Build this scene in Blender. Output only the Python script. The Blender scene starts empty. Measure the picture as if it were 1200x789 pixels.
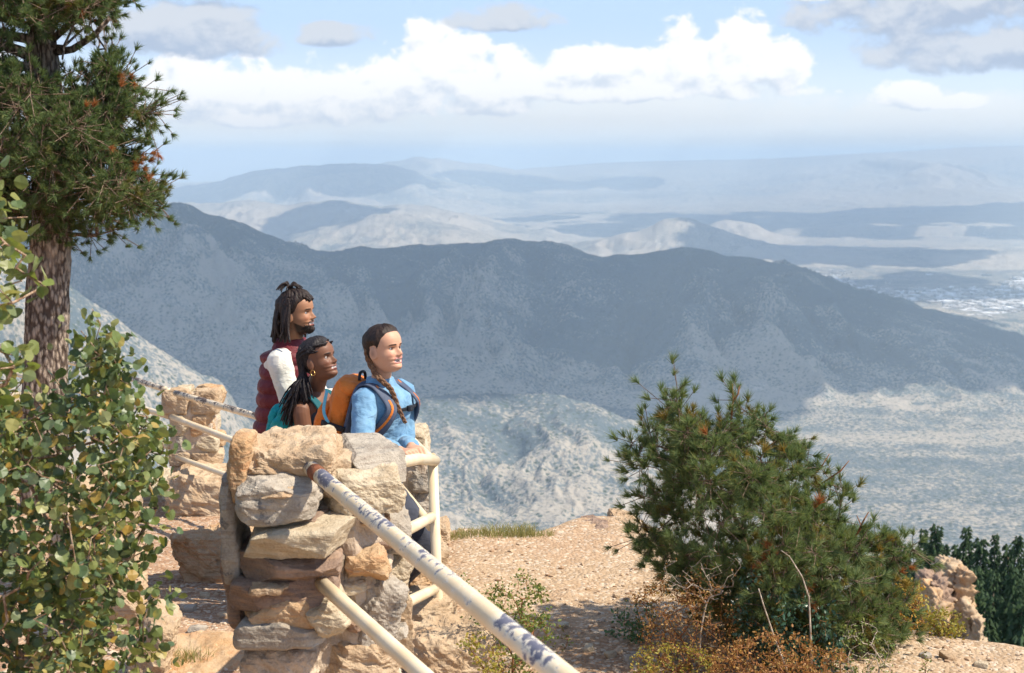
import bpy, bmesh, math, random
import numpy as np
from mathutils import Vector, Matrix, noise as mnoise

# ------------------------------------------------------------------ camera, sky, sun, exposure
C = bpy.context.scene
COL = C.collection
CZ = 2.4                                   # eye height above the level where the people stand
FPX = 1200 * 50 / 36.0                     # focal length in photo pixels
HOR = 183.0                                # eye-level row of the photo
TH = math.atan((394.5 - HOR) / FPX)
cam_d = bpy.data.cameras.new('camera'); cam = bpy.data.objects.new('camera', cam_d); COL.objects.link(cam)
cam.location = (0, 0, CZ); cam.rotation_euler = (math.pi / 2 - TH, 0, 0)
cam_d.lens = 50; cam_d.sensor_width = 36; cam_d.clip_start = 0.05; cam_d.clip_end = 400000
cam_d.dof.use_dof = True; cam_d.dof.focus_distance = 7.1; cam_d.dof.aperture_fstop = 6.3
C.camera = cam
SUN_EL, SUN_AZ = math.radians(51), math.radians(100)      # azimuth clockwise from the view direction (+Y)
SD = Vector((math.sin(SUN_AZ) * math.cos(SUN_EL), math.cos(SUN_AZ) * math.cos(SUN_EL), math.sin(SUN_EL)))
sl = bpy.data.lights.new('sun', 'SUN'); sl.energy = 4.3; sl.angle = math.radians(0.53); sl.color = (1.0, 0.90, 0.75)
so = bpy.data.objects.new('sun', sl); COL.objects.link(so); so.location = (20, 0, 30)
so.rotation_euler = SD.to_track_quat('Z', 'Y').to_euler()
C.view_settings.view_transform = 'Standard'; C.view_settings.look = 'None'
C.view_settings.gamma = 1; C.view_settings.use_curve_mapping = False
C.view_settings.exposure = 0.76
C.render.engine = 'CYCLES'
C.cycles.use_denoising = True
C.cycles.max_bounces = 6; C.cycles.diffuse_bounces = 3; C.cycles.glossy_bounces = 2
C.cycles.transmission_bounces = 3; C.cycles.transparent_max_bounces = 6; C.cycles.volume_bounces = 2
C.cycles.sample_clamp_indirect = 4.0

class NT:
    """small node-tree helper"""
    def __init__(s, nt): s.nt = nt; s.n = nt.nodes; s.l = nt.links
    def new(s, t, **kw):
        n = s.n.new(t)
        for k, v in kw.items(): setattr(n, k, v)
        return n
    def put(s, sock, v):
        if isinstance(v, (int, float)): sock.default_value = v
        elif isinstance(v, (tuple, list)):
            sock.default_value = tuple(v) if len(v) == len(sock.default_value) else tuple(v) + (1,) * (len(sock.default_value) - len(v))
        else: s.l.new(v, sock)
    def m(s, op, a, b=None, c=None, clamp=False):
        n = s.n.new('ShaderNodeMath'); n.operation = op; n.use_clamp = clamp
        s.put(n.inputs[0], a)
        if b is not None: s.put(n.inputs[1], b)
        if c is not None: s.put(n.inputs[2], c)
        return n.outputs[0]
    def vm(s, op, a, b=None):
        n = s.n.new('ShaderNodeVectorMath'); n.operation = op
        s.put(n.inputs[0], a)
        if b is not None:
            if op == 'SCALE': s.put(n.inputs['Scale'], b)
            else: s.put(n.inputs[1], b)
        return n.outputs[0]
    def comb(s, x, y, z):
        n = s.n.new('ShaderNodeCombineXYZ')
        for i, v in enumerate((x, y, z)): s.put(n.inputs[i], v)
        return n.outputs[0]
    def noise(s, vec, scale, detail=4, rough=.5, dist=0, out=0):
        n = s.n.new('ShaderNodeTexNoise')
        if vec is not None: s.put(n.inputs['Vector'], vec)
        n.inputs['Scale'].default_value = scale; n.inputs['Detail'].default_value = detail
        n.inputs['Roughness'].default_value = rough; n.inputs['Distortion'].default_value = dist
        return n.outputs[out]
    def vor(s, vec, scale, feature='F1', rnd=1.0, out='Distance'):
        n = s.n.new('ShaderNodeTexVoronoi'); n.feature = feature
        if vec is not None: s.put(n.inputs['Vector'], vec)
        n.inputs['Scale'].default_value = scale; n.inputs['Randomness'].default_value = rnd
        return n.outputs[out]
    def step(s, v, a, b, lo=0.0, hi=1.0):
        n = s.n.new('ShaderNodeMapRange'); n.interpolation_type = 'SMOOTHSTEP'
        s.put(n.inputs['Value'], v); s.put(n.inputs['From Min'], a); s.put(n.inputs['From Max'], b)
        s.put(n.inputs['To Min'], lo); s.put(n.inputs['To Max'], hi)
        return n.outputs['Result']
    def mix(s, f, a, b, mode='MIX'):
        n = s.n.new('ShaderNodeMix'); n.data_type = 'RGBA'; n.blend_type = mode
        s.put(n.inputs[0], f); s.put(n.inputs[6], a); s.put(n.inputs[7], b)
        return n.outputs[2]
    def ramp(s, f, stops):
        n = s.n.new('ShaderNodeValToRGB'); s.put(n.inputs[0], f); e = n.color_ramp.elements
        while len(e) < len(stops): e.new(0.5)
        for i, (p, c) in enumerate(stops): e[i].position = p; e[i].color = tuple(c) + (1,) * (4 - len(c))
        return n.outputs[0]

# ------------------------------------------------------------------ world: Nishita sky with clouds far off
W = bpy.data.worlds.new('World'); C.world = W; W.use_nodes = True
w = NT(W.node_tree); w.n.clear()
sky = w.new('ShaderNodeTexSky'); sky.sky_type = 'NISHITA'; sky.sun_disc = False
sky.sun_elevation = SUN_EL; sky.sun_rotation = SUN_AZ
sky.altitude = 1500; sky.air_density = 1.0; sky.dust_density = 0.6; sky.ozone_density = 2.0
bg_sky = w.new('ShaderNodeBackground'); w.l.new(sky.outputs[0], bg_sky.inputs[0]); bg_sky.inputs[1].default_value = 0.148

# a node group gives cloud density at (X, Z) measured in thousandths of a radian round the horizon
def cloud_group(name, blobs, nscale, namp, seed):
    g = bpy.data.node_groups.new(name, 'ShaderNodeTree')
    g.interface.new_socket('X', in_out='INPUT', socket_type='NodeSocketFloat')
    g.interface.new_socket('Z', in_out='INPUT', socket_type='NodeSocketFloat')
    g.interface.new_socket('Density', in_out='OUTPUT', socket_type='NodeSocketFloat')
    t = NT(g); gi = t.new('NodeGroupInput'); go = t.new('NodeGroupOutput')
    X, Z = gi.outputs[0], gi.outputs[1]
    acc = None
    for (cx, cz, rx, ru, rd) in blobs:
        dx = t.m('MULTIPLY', t.m('SUBTRACT', X, cx), 1.0 / rx)
        dz0 = t.m('SUBTRACT', Z, cz)
        dz = t.m('MAXIMUM', t.m('MULTIPLY', dz0, 1.0 / ru), t.m('MULTIPLY', dz0, -1.0 / rd))
        q = t.m('SUBTRACT', 1.0, t.m('ADD', t.m('MULTIPLY', dx, dx), t.m('MULTIPLY', dz, dz)))
        acc = q if acc is None else t.m('MAXIMUM', acc, q)
    acc = t.m('MAXIMUM', acc, -1.5)
    v = t.comb(t.m('MULTIPLY', X, 1 / 100.0), t.m('MULTIPLY', Z, 1 / 72.0), seed)
    n1 = t.noise(v, nscale, 9, .56, .25)
    d = t.m('MULTIPLY_ADD', t.m('SUBTRACT', n1, 0.5), namp, acc)
    t.l.new(d, go.inputs[0])
    return g

def px(b):   # (x0, y0, x1, y1) of a cloud in the view -> ellipse with a flatter base
    x0, y0, x1, y1 = b; k = 1000 / FPX
    base = HOR - y1 + (y1 - y0) * .36
    return ((x0 + x1) / 2 * k - 600 * k, base * k, (x1 - x0) / 2 * k, (y1 - y0) * .64 * k, (y1 - y0) * .36 * k)
CUM = [(150, 70, 520, 150), (380, 84, 940, 122), (150, 78, 330, 132), (250, 82, 470, 142), (420, 60, 560, 138), (455, 28, 600, 120), (540, 50, 650, 134),
       (620, 52, 790, 112), (750, 30, 850, 112), (800, 18, 925, 108), (850, 40, 948, 110), (235, 122, 410, 152), (180, 60, 260, 120),
       (1000, 100, 1085, 134), (905, -20, 965, 12), (1080, 112, 1135, 132), (500, 100, 640, 140),        (-300, 40, 60, 120), (1230, 60, 1500, 140), (1600, 20, 2000, 150), (-900, 10, -400, 140)]
STR = [(80, 8, 350, 76), (342, 28, 446, 60), (516, 10, 654, 42), (905, -40, 1260, 58), (968, 30, 1300, 94), (140, -40, 420, 4),
       (-400, -30, 60, 60), (1300, -60, 1700, 60), (-1400, -100, -500, 20)]
LOW = [(540, 108, 980, 166), (160, 100, 480, 160), (240, 164, 310, 186), (960, 120, 1250, 164), (220, 155, 300, 172), (-500, 120, 100, 170), (1300, 120, 2000, 170)]
GC = cloud_group('cumulus', [px(b) for b in CUM], 4.0, 3.2, 3.1)
GS = cloud_group('stratus', [px(b) for b in STR], 3.6, 3.0, 7.7)
GL = cloud_group('low_cloud', [px(b) for b in LOW], 4.2, 3.2, 11.3)
tc = w.new('ShaderNodeTexCoord')
sp = w.new('ShaderNodeSeparateXYZ'); w.l.new(tc.outputs['Generated'], sp.inputs[0])
AX = w.m('MULTIPLY', w.m('ARCTAN2', sp.outputs[0], sp.outputs[1]), 1000.0)
hyp = w.m('SQRT', w.m('ADD', w.m('MULTIPLY', sp.outputs[0], sp.outputs[0]), w.m('MULTIPLY', sp.outputs[1], sp.outputs[1])))
AZ = w.m('MULTIPLY', w.m('ARCTAN2', sp.outputs[2], hyp), 1000.0)
def call(g, X, Z):
    n = w.new('ShaderNodeGroup'); n.node_tree = g; w.put(n.inputs[0], X); w.put(n.inputs[1], Z); return n.outputs[0]
dC = call(GC, AX, AZ); dC2 = call(GC, w.m('ADD', AX, 4.0), w.m('ADD', AZ, 9.0))
mC = w.step(dC, -0.12, 0.36)
shC = w.step(w.m('SUBTRACT', dC2, dC), -0.2, 0.95)          # thicker cloud towards the sun = shaded
dS = call(GS, AX, AZ); dS2 = call(GS, AX, w.m('ADD', AZ, 9.0))
mS = w.step(dS, -0.1, 0.6)
shS = w.step(w.m('SUBTRACT', dS2, dS), -0.5, 0.55)
dL = call(GL, AX, AZ); mL = w.m('MULTIPLY', w.step(dL, -1.2, 0.8, 0.0, 0.9), w.step(AZ, 0.0, 22.0))
horz = w.step(AZ, 60.0, 420.0, 0.9, 0.0)
hcol = w.mix(w.step(AZ, 0.0, 95.0), (.88, .91, .92), (.50, .66, .92))                     # thick pale air low down
hi = w.m('MULTIPLY', w.step(w.noise(tc.outputs['Generated'], 3.2, 7, .55), .52, .66), w.step(AZ, 130, 260))
cC = w.mix(shC, (1.04, 1.02, 1.0), (.68, .74, .83))
cS = w.mix(shS, (.66, .70, .77), (.42, .50, .65))
CL = 0.63
def bgn(col, st):
    n = w.new('ShaderNodeBackground'); w.put(n.inputs[0], col); n.inputs[1].default_value = st; return n.outputs[0]
def mixs(f, a, b):
    n = w.new('ShaderNodeMixShader'); w.put(n.inputs[0], f); w.l.new(a, n.inputs[1]); w.l.new(b, n.inputs[2]); return n.outputs[0]
s_ = mixs(horz, bg_sky.outputs[0], bgn(hcol, CL))
s_ = mixs(hi, s_, bgn((.9, .92, .95), CL * .8))
s_ = mixs(mL, s_, bgn((.93, .94, .93), CL))
s_ = mixs(mC, s_, bgn(cC, CL))
s_ = mixs(mS, s_, bgn(cS, CL))
wo = w.new('ShaderNodeOutputWorld'); w.l.new(s_, wo.inputs[0])

# ------------------------------------------------------------------ helpers
def tag(o, label=None, cat=None, group=None, kind=None):
    if label: o['label'] = label
    if cat: o['category'] = cat
    if group: o['group'] = group
    if kind: o['kind'] = kind
    return o
def thing(name, loc, label, cat, group=None, rz=0):
    o = bpy.data.objects.new(name, None); COL.objects.link(o); o.empty_display_size = .1
    o.location = loc; o.rotation_euler = (0, 0, rz)
    return tag(o, label, cat, group)
def P(x, y, Y, zoff=0):
    """world point seen at photo pixel (x, y), Y metres ahead"""
    u = (x - 600) / FPX; v = (y - 394.5) / FPX
    dy = math.cos(TH) - v * math.sin(TH); dz = -math.sin(TH) - v * math.cos(TH)
    s = Y / dy
    return Vector((u * s, Y, CZ + dz * s + zoff))
def mesh_np(name, V, F, mats, parent=None, smooth=True, midx=None, kind=None):
    """V (n,3); F a list of arrays of shape (k,3) or (k,4), or one array"""
    if not isinstance(F, list): F = [F]
    me = bpy.data.meshes.new(name)
    V = np.asarray(V, dtype=np.float32)
    me.vertices.add(len(V)); me.vertices.foreach_set('co', V.ravel())
    loops = np.concatenate([np.asarray(f, dtype=np.int32).ravel() for f in F])
    tot = np.concatenate([np.full(len(f), np.asarray(f).shape[1], dtype=np.int32) for f in F])
    st = np.concatenate([[0], np.cumsum(tot)[:-1]]).astype(np.int32)
    me.loops.add(len(loops)); me.loops.foreach_set('vertex_index', loops)
    me.polygons.add(len(tot)); me.polygons.foreach_set('loop_start', st); me.polygons.foreach_set('loop_total', tot)
    if not isinstance(mats, (list, tuple)): mats = [mats]
    for m_ in mats: me.materials.append(m_)
    if midx is not None: me.polygons.foreach_set('material_index', np.asarray(midx, dtype=np.int32))
    me.polygons.foreach_set('use_smooth', np.full(len(tot), bool(smooth)))
    me.update(calc_edges=True); me.validate()
    o = bpy.data.objects.new(name, me); COL.objects.link(o)
    if parent is not None: o.parent = parent
    if kind: o['kind'] = kind
    return o
def local(V, parent):
    """world points -> the parent's frame (parent placed without a parent of its own)"""
    M = (Matrix.Translation(parent.location) @ parent.rotation_euler.to_matrix().to_4x4()).inverted()
    M = np.array(M); V = np.asarray(V, dtype=float)
    return V @ M[:3, :3].T + M[:3, 3]

# vectorised gradient-free value noise
def _h(ix, iy, iz, s):
    n = (ix.astype(np.int64) * 374761393 + iy.astype(np.int64) * 668265263 + iz.astype(np.int64) * 2147483647 + s * 974634777) & 0xffffffff
    n = ((n ^ (n >> 13)) * 1274126177) & 0xffffffff
    n = ((n ^ (n >> 16)) * 2246822519) & 0xffffffff
    return ((n ^ (n >> 15)) & 0xffffff) / float(0xffffff)
def vnoise(x, y, z=None, seed=0):
    x = np.asarray(x, float); y = np.asarray(y, float)
    z = np.zeros_like(x) if z is None else np.asarray(z, float)
    ix, iy, iz = np.floor(x), np.floor(y), np.floor(z)
    fx, fy, fz = x - ix, y - iy, z - iz
    fx = fx * fx * fx * (fx * (fx * 6 - 15) + 10); fy = fy * fy * fy * (fy * (fy * 6 - 15) + 10); fz = fz * fz * fz * (fz * (fz * 6 - 15) + 10)
    r = 0
    for a in (0, 1):
        for b in (0, 1):
            for c in (0, 1):
                wgt = (fx if a else 1 - fx) * (fy if b else 1 - fy) * (fz if c else 1 - fz)
                r = r + wgt * _h(ix + a, iy + b, iz + c, seed)
    return r * 2 - 1
def fbm(x, y, z=None, oct=5, seed=0, gain=.5, lac=2.03):
    r = 0; a = 1; s = 0
    for o in range(oct):
        r = r + a * vnoise(x, y, z, seed + o * 17); s += a; a *= gain
        x = x * lac + 13.7; y = y * lac + 7.1
        if z is not None: z = z * lac + 3.3
    return r / s
def ridged(x, y, oct=5, seed=0, gain=.5):
    r = 0; a = 1; s = 0
    for o in range(oct):
        r = r + a * (1 - np.abs(vnoise(x, y, None, seed + o * 31)) * 2); s += a; a *= gain
        x = x * 2.07 + 5.2; y = y * 2.07 + 9.4
    return r / s
def sstep(a, b, x):
    t = np.clip((x - a) / (b - a), 0, 1); return t * t * (3 - 2 * t)

def mat_new(name):
    m = bpy.data.materials.new(name); m.use_nodes = True; t = NT(m.node_tree); t.n.clear()
    out = t.new('ShaderNodeOutputMaterial'); b = t.new('ShaderNodeBsdfPrincipled')
    t.l.new(b.outputs[0], out.inputs[0]); b.inputs['Specular IOR Level'].default_value = .3
    t.b = b; t.out = out
    return m, t
def bump(t, h, strength=.5, dist=.01):
    n = t.new('ShaderNodeBump'); n.inputs['Strength'].default_value = strength; n.inputs['Distance'].default_value = dist
    t.l.new(h, n.inputs['Height']); t.l.new(n.outputs[0], t.b.inputs['Normal'])

# ------------------------------------------------------------------ terrain far below and beyond
PLAIN = -1650.0
def m_terrain():
    m, t = mat_new('terrain')
    g = t.new('ShaderNodeNewGeometry'); pos = g.outputs['Position']
    at = t.new('ShaderNodeAttribute'); at.attribute_name = 'veg'; veg = at.outputs['Fac']
    flat = t.vm('MULTIPLY', pos, (1, 1, 0.4))
    n1 = t.noise(flat, 1 / 19.0, 3, .65)
    n2 = t.noise(flat, 1 / 220.0, 5, .6)
    n3 = t.noise(flat, 1 / 2600.0, 4, .55)
    st = t.noise(t.vm('MULTIPLY', pos, (.18, 1, 1)), 1 / 420.0, 4, .6)
    cov = t.m('ADD', t.m('MULTIPLY', n1, .50), t.m('MULTIPLY', n2, .3))
    cov = t.m('ADD', cov, t.m('MULTIPLY', st, .2))
    cov = t.m('MULTIPLY_ADD', t.m('SUBTRACT', cov, .5), 3.6, veg)
    f = t.step(cov, .30, .72)
    soil = t.mix(n3, (.40, .34, .27), (.32, .29, .24))
    soil = t.mix(t.step(n2, .55, .75), soil, (.52, .47, .40))
    gr = t.mix(t.step(veg, .55, .95), (.095, .118, .125), (.050, .074, .088))
    vd = t.vor(pos, 1 / 30.0, 'F1', 1, 'Distance'); vc = t.new('ShaderNodeRGBToBW'); t.l.new(t.vor(pos, 1 / 30.0, 'F1', 1, 'Color'), vc.inputs[0])
    dot = t.m('MULTIPLY', t.step(vd, .42, .26), t.step(vc.outputs[0], .72, .45))
    dot = t.m('MULTIPLY', dot, t.step(t.m('ADD', veg, t.m('MULTIPLY', n2, .6)), .45, .75, .15, 1.0))
    c = t.mix(dot, t.mix(f, soil, gr), (.045, .065, .045))
    t.put(t.b.inputs['Base Color'], c)
    t.b.inputs['Roughness'].default_value = 1; t.b.inputs['Specular IOR Level'].default_value = 0
    bump(t, t.noise(pos, 1 / 26.0, 3, .6), .9, 16)
    return m

def crest(tab):
    a = np.array(tab, float)
    return a[:, 0], a[:, 1]
def mountains(PXX, D, X):
    """height above the plain, and vegetation, on the polar grid.  PXX: column (as photo x), D: distance ahead"""
    h = np.zeros_like(D); veg = np.full_like(D, .30)
    hF, vF, PF, DF, XF = h, veg, PXX, D, X
    def ridge(tab, dist, wf, wb, *a_, **k_):
        nonlocal h, veg, PXX, D, X
        dd = np.array(dist)[:, 1] if isinstance(dist, list) else np.array([dist])
        rows = (DF[:, 0] > dd.min() - wf * 1.02) & (DF[:, 0] < dd.max() + wb * 1.02)
        h, veg, PXX, D, X = hF[rows], vF[rows], PF[rows], DF[rows], XF[rows]
        ridge_(tab, dist, wf, wb, *a_, **k_)
        hF[rows] = h; vF[rows] = veg
        h, veg, PXX, D, X = hF, vF, PF, DF, XF
    def ridge_(tab, dist, wf, wb, spur, scale, seed, v_hi=None, v_lo=None, concave=1.3, rough=18, rocks=0, jit=3.0, ga=.55):
        nonlocal h, veg
        cx, cy = crest(tab); ux = np.arange(-2000, 3200, 2.0); uy = np.interp(ux, cx, cy)
        kk = np.hanning(15); uy = np.convolve(np.pad(uy, 7, 'edge'), kk / kk.sum(), 'valid'); py = np.interp(PXX, ux, uy) + jit * fbm(PXX / 26, PXX * 0, oct=5, seed=seed, gain=.6)
        dist = np.interp(PXX, *crest(dist)) if isinstance(dist, list) else np.full_like(PXX, dist)
        top = -(py - HOR) / FPX * dist - PLAIN
        top = np.maximum(top, 0)
        s = D - dist - .12 * (wf + wb) * fbm(X / (2.5 * spur), D / (2.5 * spur), oct=3, seed=seed + 77) * np.clip(np.abs(D - dist) / wf * 2, 0, 1)
        wob = fbm(X / scale, D / scale, oct=4, seed=seed) * .35
        u = np.where(s < 0, -s / wf, s / wb)
        prof = np.clip(1 - u, 0, 1) ** concave
        # spurs and gullies running down from the crest
        uu = u + wob * .25
        g = ridged(X / spur + uu * .8 + fbm(X / spur, D / spur, oct=3, seed=seed + 5) * .7, uu * 1.1 + D / (spur * 4), 6, seed + 9, .55)
        amp = np.clip(u * 3.2, 0, 1) * np.clip((1 - u) * 2.2, 0, 1)
        hh = top * (prof * (1 + .0 * g) + amp * (g - .3) * ga * prof ** .55)
        hh = hh + amp * rough * fbm(X / 170, D / 170, oct=4, seed=seed + 40)
        hh = np.where(u < 1, np.maximum(hh, 0), 0)
        if v_hi is not None:
            vv = v_lo + (v_hi - v_lo) * sstep(.05, .62, prof) + .22 * fbm(X / (spur * 1.1), D / (spur * .9), oct=5, seed=seed + 3) - .5 * np.clip(g + .05, 0, 1) * amp
            vv = vv - rocks * sstep(.22, .42, fbm(X / 420, D / 700, oct=4, seed=seed + 8))
            veg = np.where((hh > h) & (hh > 4), vv, veg)
        h = np.maximum(h, hh)
    # far ranges to near ridges
    ridge([(-600, 210), (0, 214), (205, 216), (440, 212), (600, 199), (640, 196), (700, 191), (800, 188), (900, 186), (1000, 180), (1060, 177), (1120, 173), (1200, 170), (1300, 171), (1800, 180)],
          56000, 26000, 30000, 9000, 20000, 11, .45, .3, 1.0, 60, jit=.7)
    ridge([(380, 214), (430, 197), (460, 188), (490, 185), (520, 187), (545, 190), (600, 197), (660, 206), (740, 214)], 52000, 9000, 12000, 4500, 8000, 21, .45, .3, 1.0, 40)
    ridge([(-600, 215), (0, 218), (200, 220), (262, 211), (290, 203), (310, 197), (335, 198), (360, 193), (400, 192), (430, 190), (455, 192), (480, 199), (520, 209), (580, 221), (640, 228), (700, 226)],
          43000, 9000, 9000, 2600, 5000, 31, .62, .35, 1.1, 40)
    ridge([(-600, 240), (200, 236), (240, 238), (290, 233), (330, 240), (370, 236), (400, 233), (440, 243), (470, 238), (520, 243), (560, 254), (600, 262), (660, 276), (760, 292)],
          27500, 6500, 5000, 1500, 2800, 41, .40, .28, 1.0, 55)
    ridge([(300, 300), (340, 274), (380, 264), (420, 255), (445, 249), (470, 250), (500, 255), (540, 264), (580, 275), (640, 290), (660, 280), (700, 284), (760, 300)],
          23500, 5200, 3500, 1100, 2300, 47, .42, .30, .9, 55)
    ridge([(640, 296), (690, 280), (735, 273), (765, 264), (780, 256), (800, 254.5), (815, 257), (830, 263), (850, 270), (880, 279), (930, 292)], 22800, 3000, 3000, 900, 1500, 51, .40, .30, 1.15, 25)
    ridge([(790, 285), (830, 262), (845, 254), (860, 257), (880, 262), (905, 272), (950, 284)], 27500, 2000, 2500, 800, 1400, 57, .2, .15, 1.1, 45)
    # the long dark ridge
    ridge([(-900, 300), (-300, 262), (0, 262), (110, 258), (160, 246), (195, 239), (205, 236), (222, 238), (238, 248), (262, 255), (290, 262), (320, 275), (345, 285), (372, 292), (400, 293),
           (420, 288), (450, 289), (480, 287), (530, 286), (560, 286), (585, 280), (610, 281), (640, 283), (662, 286), (685, 297), (705, 300), (730, 296), (752, 297), (775, 290), (800, 287), (822, 291), (850, 299),
           (880, 300), (905, 305), (935, 311), (960, 319), (990, 333), (1025, 345), (1060, 356), (1100, 368), (1150, 384), (1200, 398), (1260, 425), (1300, 440)],
          [(-900, 11500), (200, 11800), (600, 12600), (900, 12500), (1200, 11800), (1400, 11500)], 3900, 3600, 950, 2200, 61, .92, .50, 1.25, 60, rocks=.18, ga=.7)
    # the near sunlit spurs
    ridge([(-900, 120), (-300, 200), (0, 285), (60, 322), (85, 338), (120, 362), (160, 392), (200, 418), (228, 436), (246, 442), (262, 452), (268, 470), (285, 492), (318, 508), (350, 512), (420, 492),
           (470, 474), (500, 467), (560, 464), (600, 463), (650, 466), (690, 474), (725, 490), (780, 520), (860, 560), (1000, 620)],
          [(-900, 6000), (0, 6400), (300, 6900), (600, 7300), (900, 7000)], 2400, 1700, 300, 1200, 71, .66, .62, 1.0, 16, ga=.30)
    # rise below the viewpoint
    near = np.clip(-(.47 - .14 * sstep(900, 1050, PXX) * sstep(500, 200, D)) * D - 10 - PLAIN, 0, None)
    h = np.maximum(h, near)
    h = h + 14 * fbm(X / 700, D / 700, oct=5, seed=90) * sstep(500, 4000, D)
    # plain: banding of scrub and bare ground, river woods
    rk = np.exp(-((PXX - 248) / 26) ** 2) * sstep(9900, 10600, D) * sstep(11600, 11200, D); veg = veg - .9 * rk * sstep(-.1, .25, fbm(X / 240, D / 500, oct=4, seed=111))
    flat = h < 40
    veg = np.where(flat, .36 + .13 * fbm(X / 5200, D / 900, oct=4, seed=95), veg)
    veg = np.where(flat & (D > 9500) & (D < 21500) & (PXX > 780), .52 + .14 * fbm(X / 2600, D / 500, oct=4, seed=99), veg)
    veg = np.where(flat & (D < 10500), .55 + .22 * fbm(X / 2200, D / 330, oct=4, seed=97), veg)
    veg = np.where(D < 3600, .8, veg)
    return h, veg

def build_terrain():
    pxs = np.concatenate([np.linspace(-1900, -200, 50)[:-1], np.linspace(-200, 1400, 760), np.linspace(1400, 3100, 50)[1:]])
    ds = np.concatenate([np.geomspace(26, 4500, 90)[:-1], np.linspace(4500, 8200, 230)[:-1], np.linspace(8200, 16500, 360)[:-1],
                         np.geomspace(16500, 52000, 260)[:-1], np.geomspace(52000, 190000, 120)])
    U, D = np.meshgrid((pxs - 600) / FPX, ds)
    PXX = U * FPX + 600; X = U * D
    h, veg = mountains(PXX, D, X)
    Z = CZ + PLAIN + h
    nr, nc = D.shape
    V = np.stack([X, D, Z], -1).reshape(-1, 3)
    i = np.arange(nr * nc).reshape(nr, nc)
    F = np.stack([i[:-1, :-1], i[:-1, 1:], i[1:, 1:], i[1:, :-1]], -1).reshape(-1, 4)
    o = mesh_np('valley_terrain', V, F, m_terrain(), kind='structure')
    a = o.data.attributes.new('veg', 'FLOAT', 'POINT'); a.data.foreach_set('value', veg.ravel().astype(np.float32))
    return o
build_terrain()

# a far-off city on the plain: one mass of roofs nobody could count
def build_city():
    rng = np.random.default_rng(5)
    n = 5200; L = []; 
    pyy = rng.uniform(292, 402, n * 3); pxx = rng.uniform(850, 1420, n * 3)
    keep = fbm(pxx / 60, pyy / 9, oct=3, seed=5) > -.02
    pyy, pxx = pyy[keep][:n], pxx[keep][:n]
    D = -PLAIN * FPX / (pyy - HOR); X = (pxx - 600) / FPX * D
    s = rng.lognormal(3.1, .55, len(D)); s2 = s * rng.uniform(.5, 1.6, len(D)); hh = rng.uniform(5, 14, len(D))
    base = CZ + PLAIN - 12
    cube = np.array([(-1, -1, 0), (1, -1, 0), (1, 1, 0), (-1, 1, 0), (-1, -1, 1), (1, -1, 1), (1, 1, 1), (-1, 1, 1)], float)
    V = cube[None] * np.stack([s, s2, hh + 24], -1)[:, None, :]
    a = rng.uniform(-.25, .25, len(D)); c, sn = np.cos(a)[:, None], np.sin(a)[:, None]
    V = np.stack([V[..., 0] * c - V[..., 1] * sn + X[:, None], V[..., 0] * sn + V[..., 1] * c + D[:, None], V[..., 2] + base], -1)
    q = np.array([(0, 1, 5, 4), (1, 2, 6, 5), (2, 3, 7, 6), (3, 0, 4, 7), (4, 5, 6, 7)])
    F = (q[None] + (np.arange(len(D)) * 8)[:, None, None]).reshape(-1, 4)
    m, t = mat_new('city_roofs')
    g = t.new('ShaderNodeNewGeometry')
    t.put(t.b.inputs['Base Color'], t.ramp(g.outputs['Random Per Island'], [(0, (.12, .13, .13)), (.35, (.3, .26, .22)), (.6, (.55, .5, .44)), (.85, (.8, .78, .75)), (1, (.85, .85, .85))]))
    o = mesh_np('distant_city', V.reshape(-1, 3), F, m, smooth=False)
    tag(o, 'pale sprawl of tiny city roofs far out on the plain', 'city', kind='stuff')
build_city()

# ------------------------------------------------------------------ high clouds off to the sunny side; their shadows fall on the ridge
def m_cloud():
    m, t = mat_new('cloud'); t.b.inputs['Base Color'].default_value = (.85, .86, .88, 1); t.b.inputs['Roughness'].default_value = 1
    t.b.inputs['Specular IOR Level'].default_value = 0
    return m
MC = m_cloud()
CLZ = 6800.0
def cloud_over(x0, x1, y0, y1, z_ground, seed, hole=.0, edge=.5, T=500):
    """a flat-based lumpy cloud whose shadow falls on the ground box x0..x1, y0..y1 (metres)"""
    k = (CLZ - z_ground) / SD.z
    ox, oy = SD.x * k, SD.y * k
    cx, cy, rx, ry = (x0 + x1) / 2, (y0 + y1) / 2, (x1 - x0) / 2, (y1 - y0) / 2
    nx = int(np.clip(rx / 45, 30, 170)); ny = int(np.clip(ry / 45, 30, 150))
    gx, gy = np.meshgrid(np.linspace(-1.25, 1.25, nx), np.linspace(-1.25, 1.25, ny))
    q = 1 - (np.abs(gx) ** 3 + np.abs(gy) ** 3)
    f = q + edge * 1.4 * fbm((gx * rx) / 1500, (gy * ry) / 1500, oct=6, seed=seed) - hole
    th = np.sqrt(np.clip(f, 0, 1))
    lump = .6 + .4 * fbm(gx * rx / 500, gy * ry / 500, oct=4, seed=seed + 3)
    X, Y = gx * rx + cx + ox, gy * ry + cy + oy
    top = CLZ + T * th * lump; bot = CLZ - 90 * th
    V = np.concatenate([np.stack([X, Y, top], -1).reshape(-1, 3), np.stack([X, Y, bot], -1).reshape(-1, 3)])
    i = np.arange(nx * ny).reshape(ny, nx)
    ok = ((f[:-1, :-1] > 0) | (f[:-1, 1:] > 0) | (f[1:, 1:] > 0) | (f[1:, :-1] > 0))
    F = np.stack([i[:-1, :-1], i[:-1, 1:], i[1:, 1:], i[1:, :-1]], -1)[ok]
    F2 = F[:, ::-1] + nx * ny
    used = np.unique(np.concatenate([F.ravel(), F2.ravel()])); remap = np.full(len(V), -1); remap[used] = np.arange(len(used))
    mesh_np('cloud', V[used], remap[np.concatenate([F, F2])], MC, kind='structure')
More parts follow.
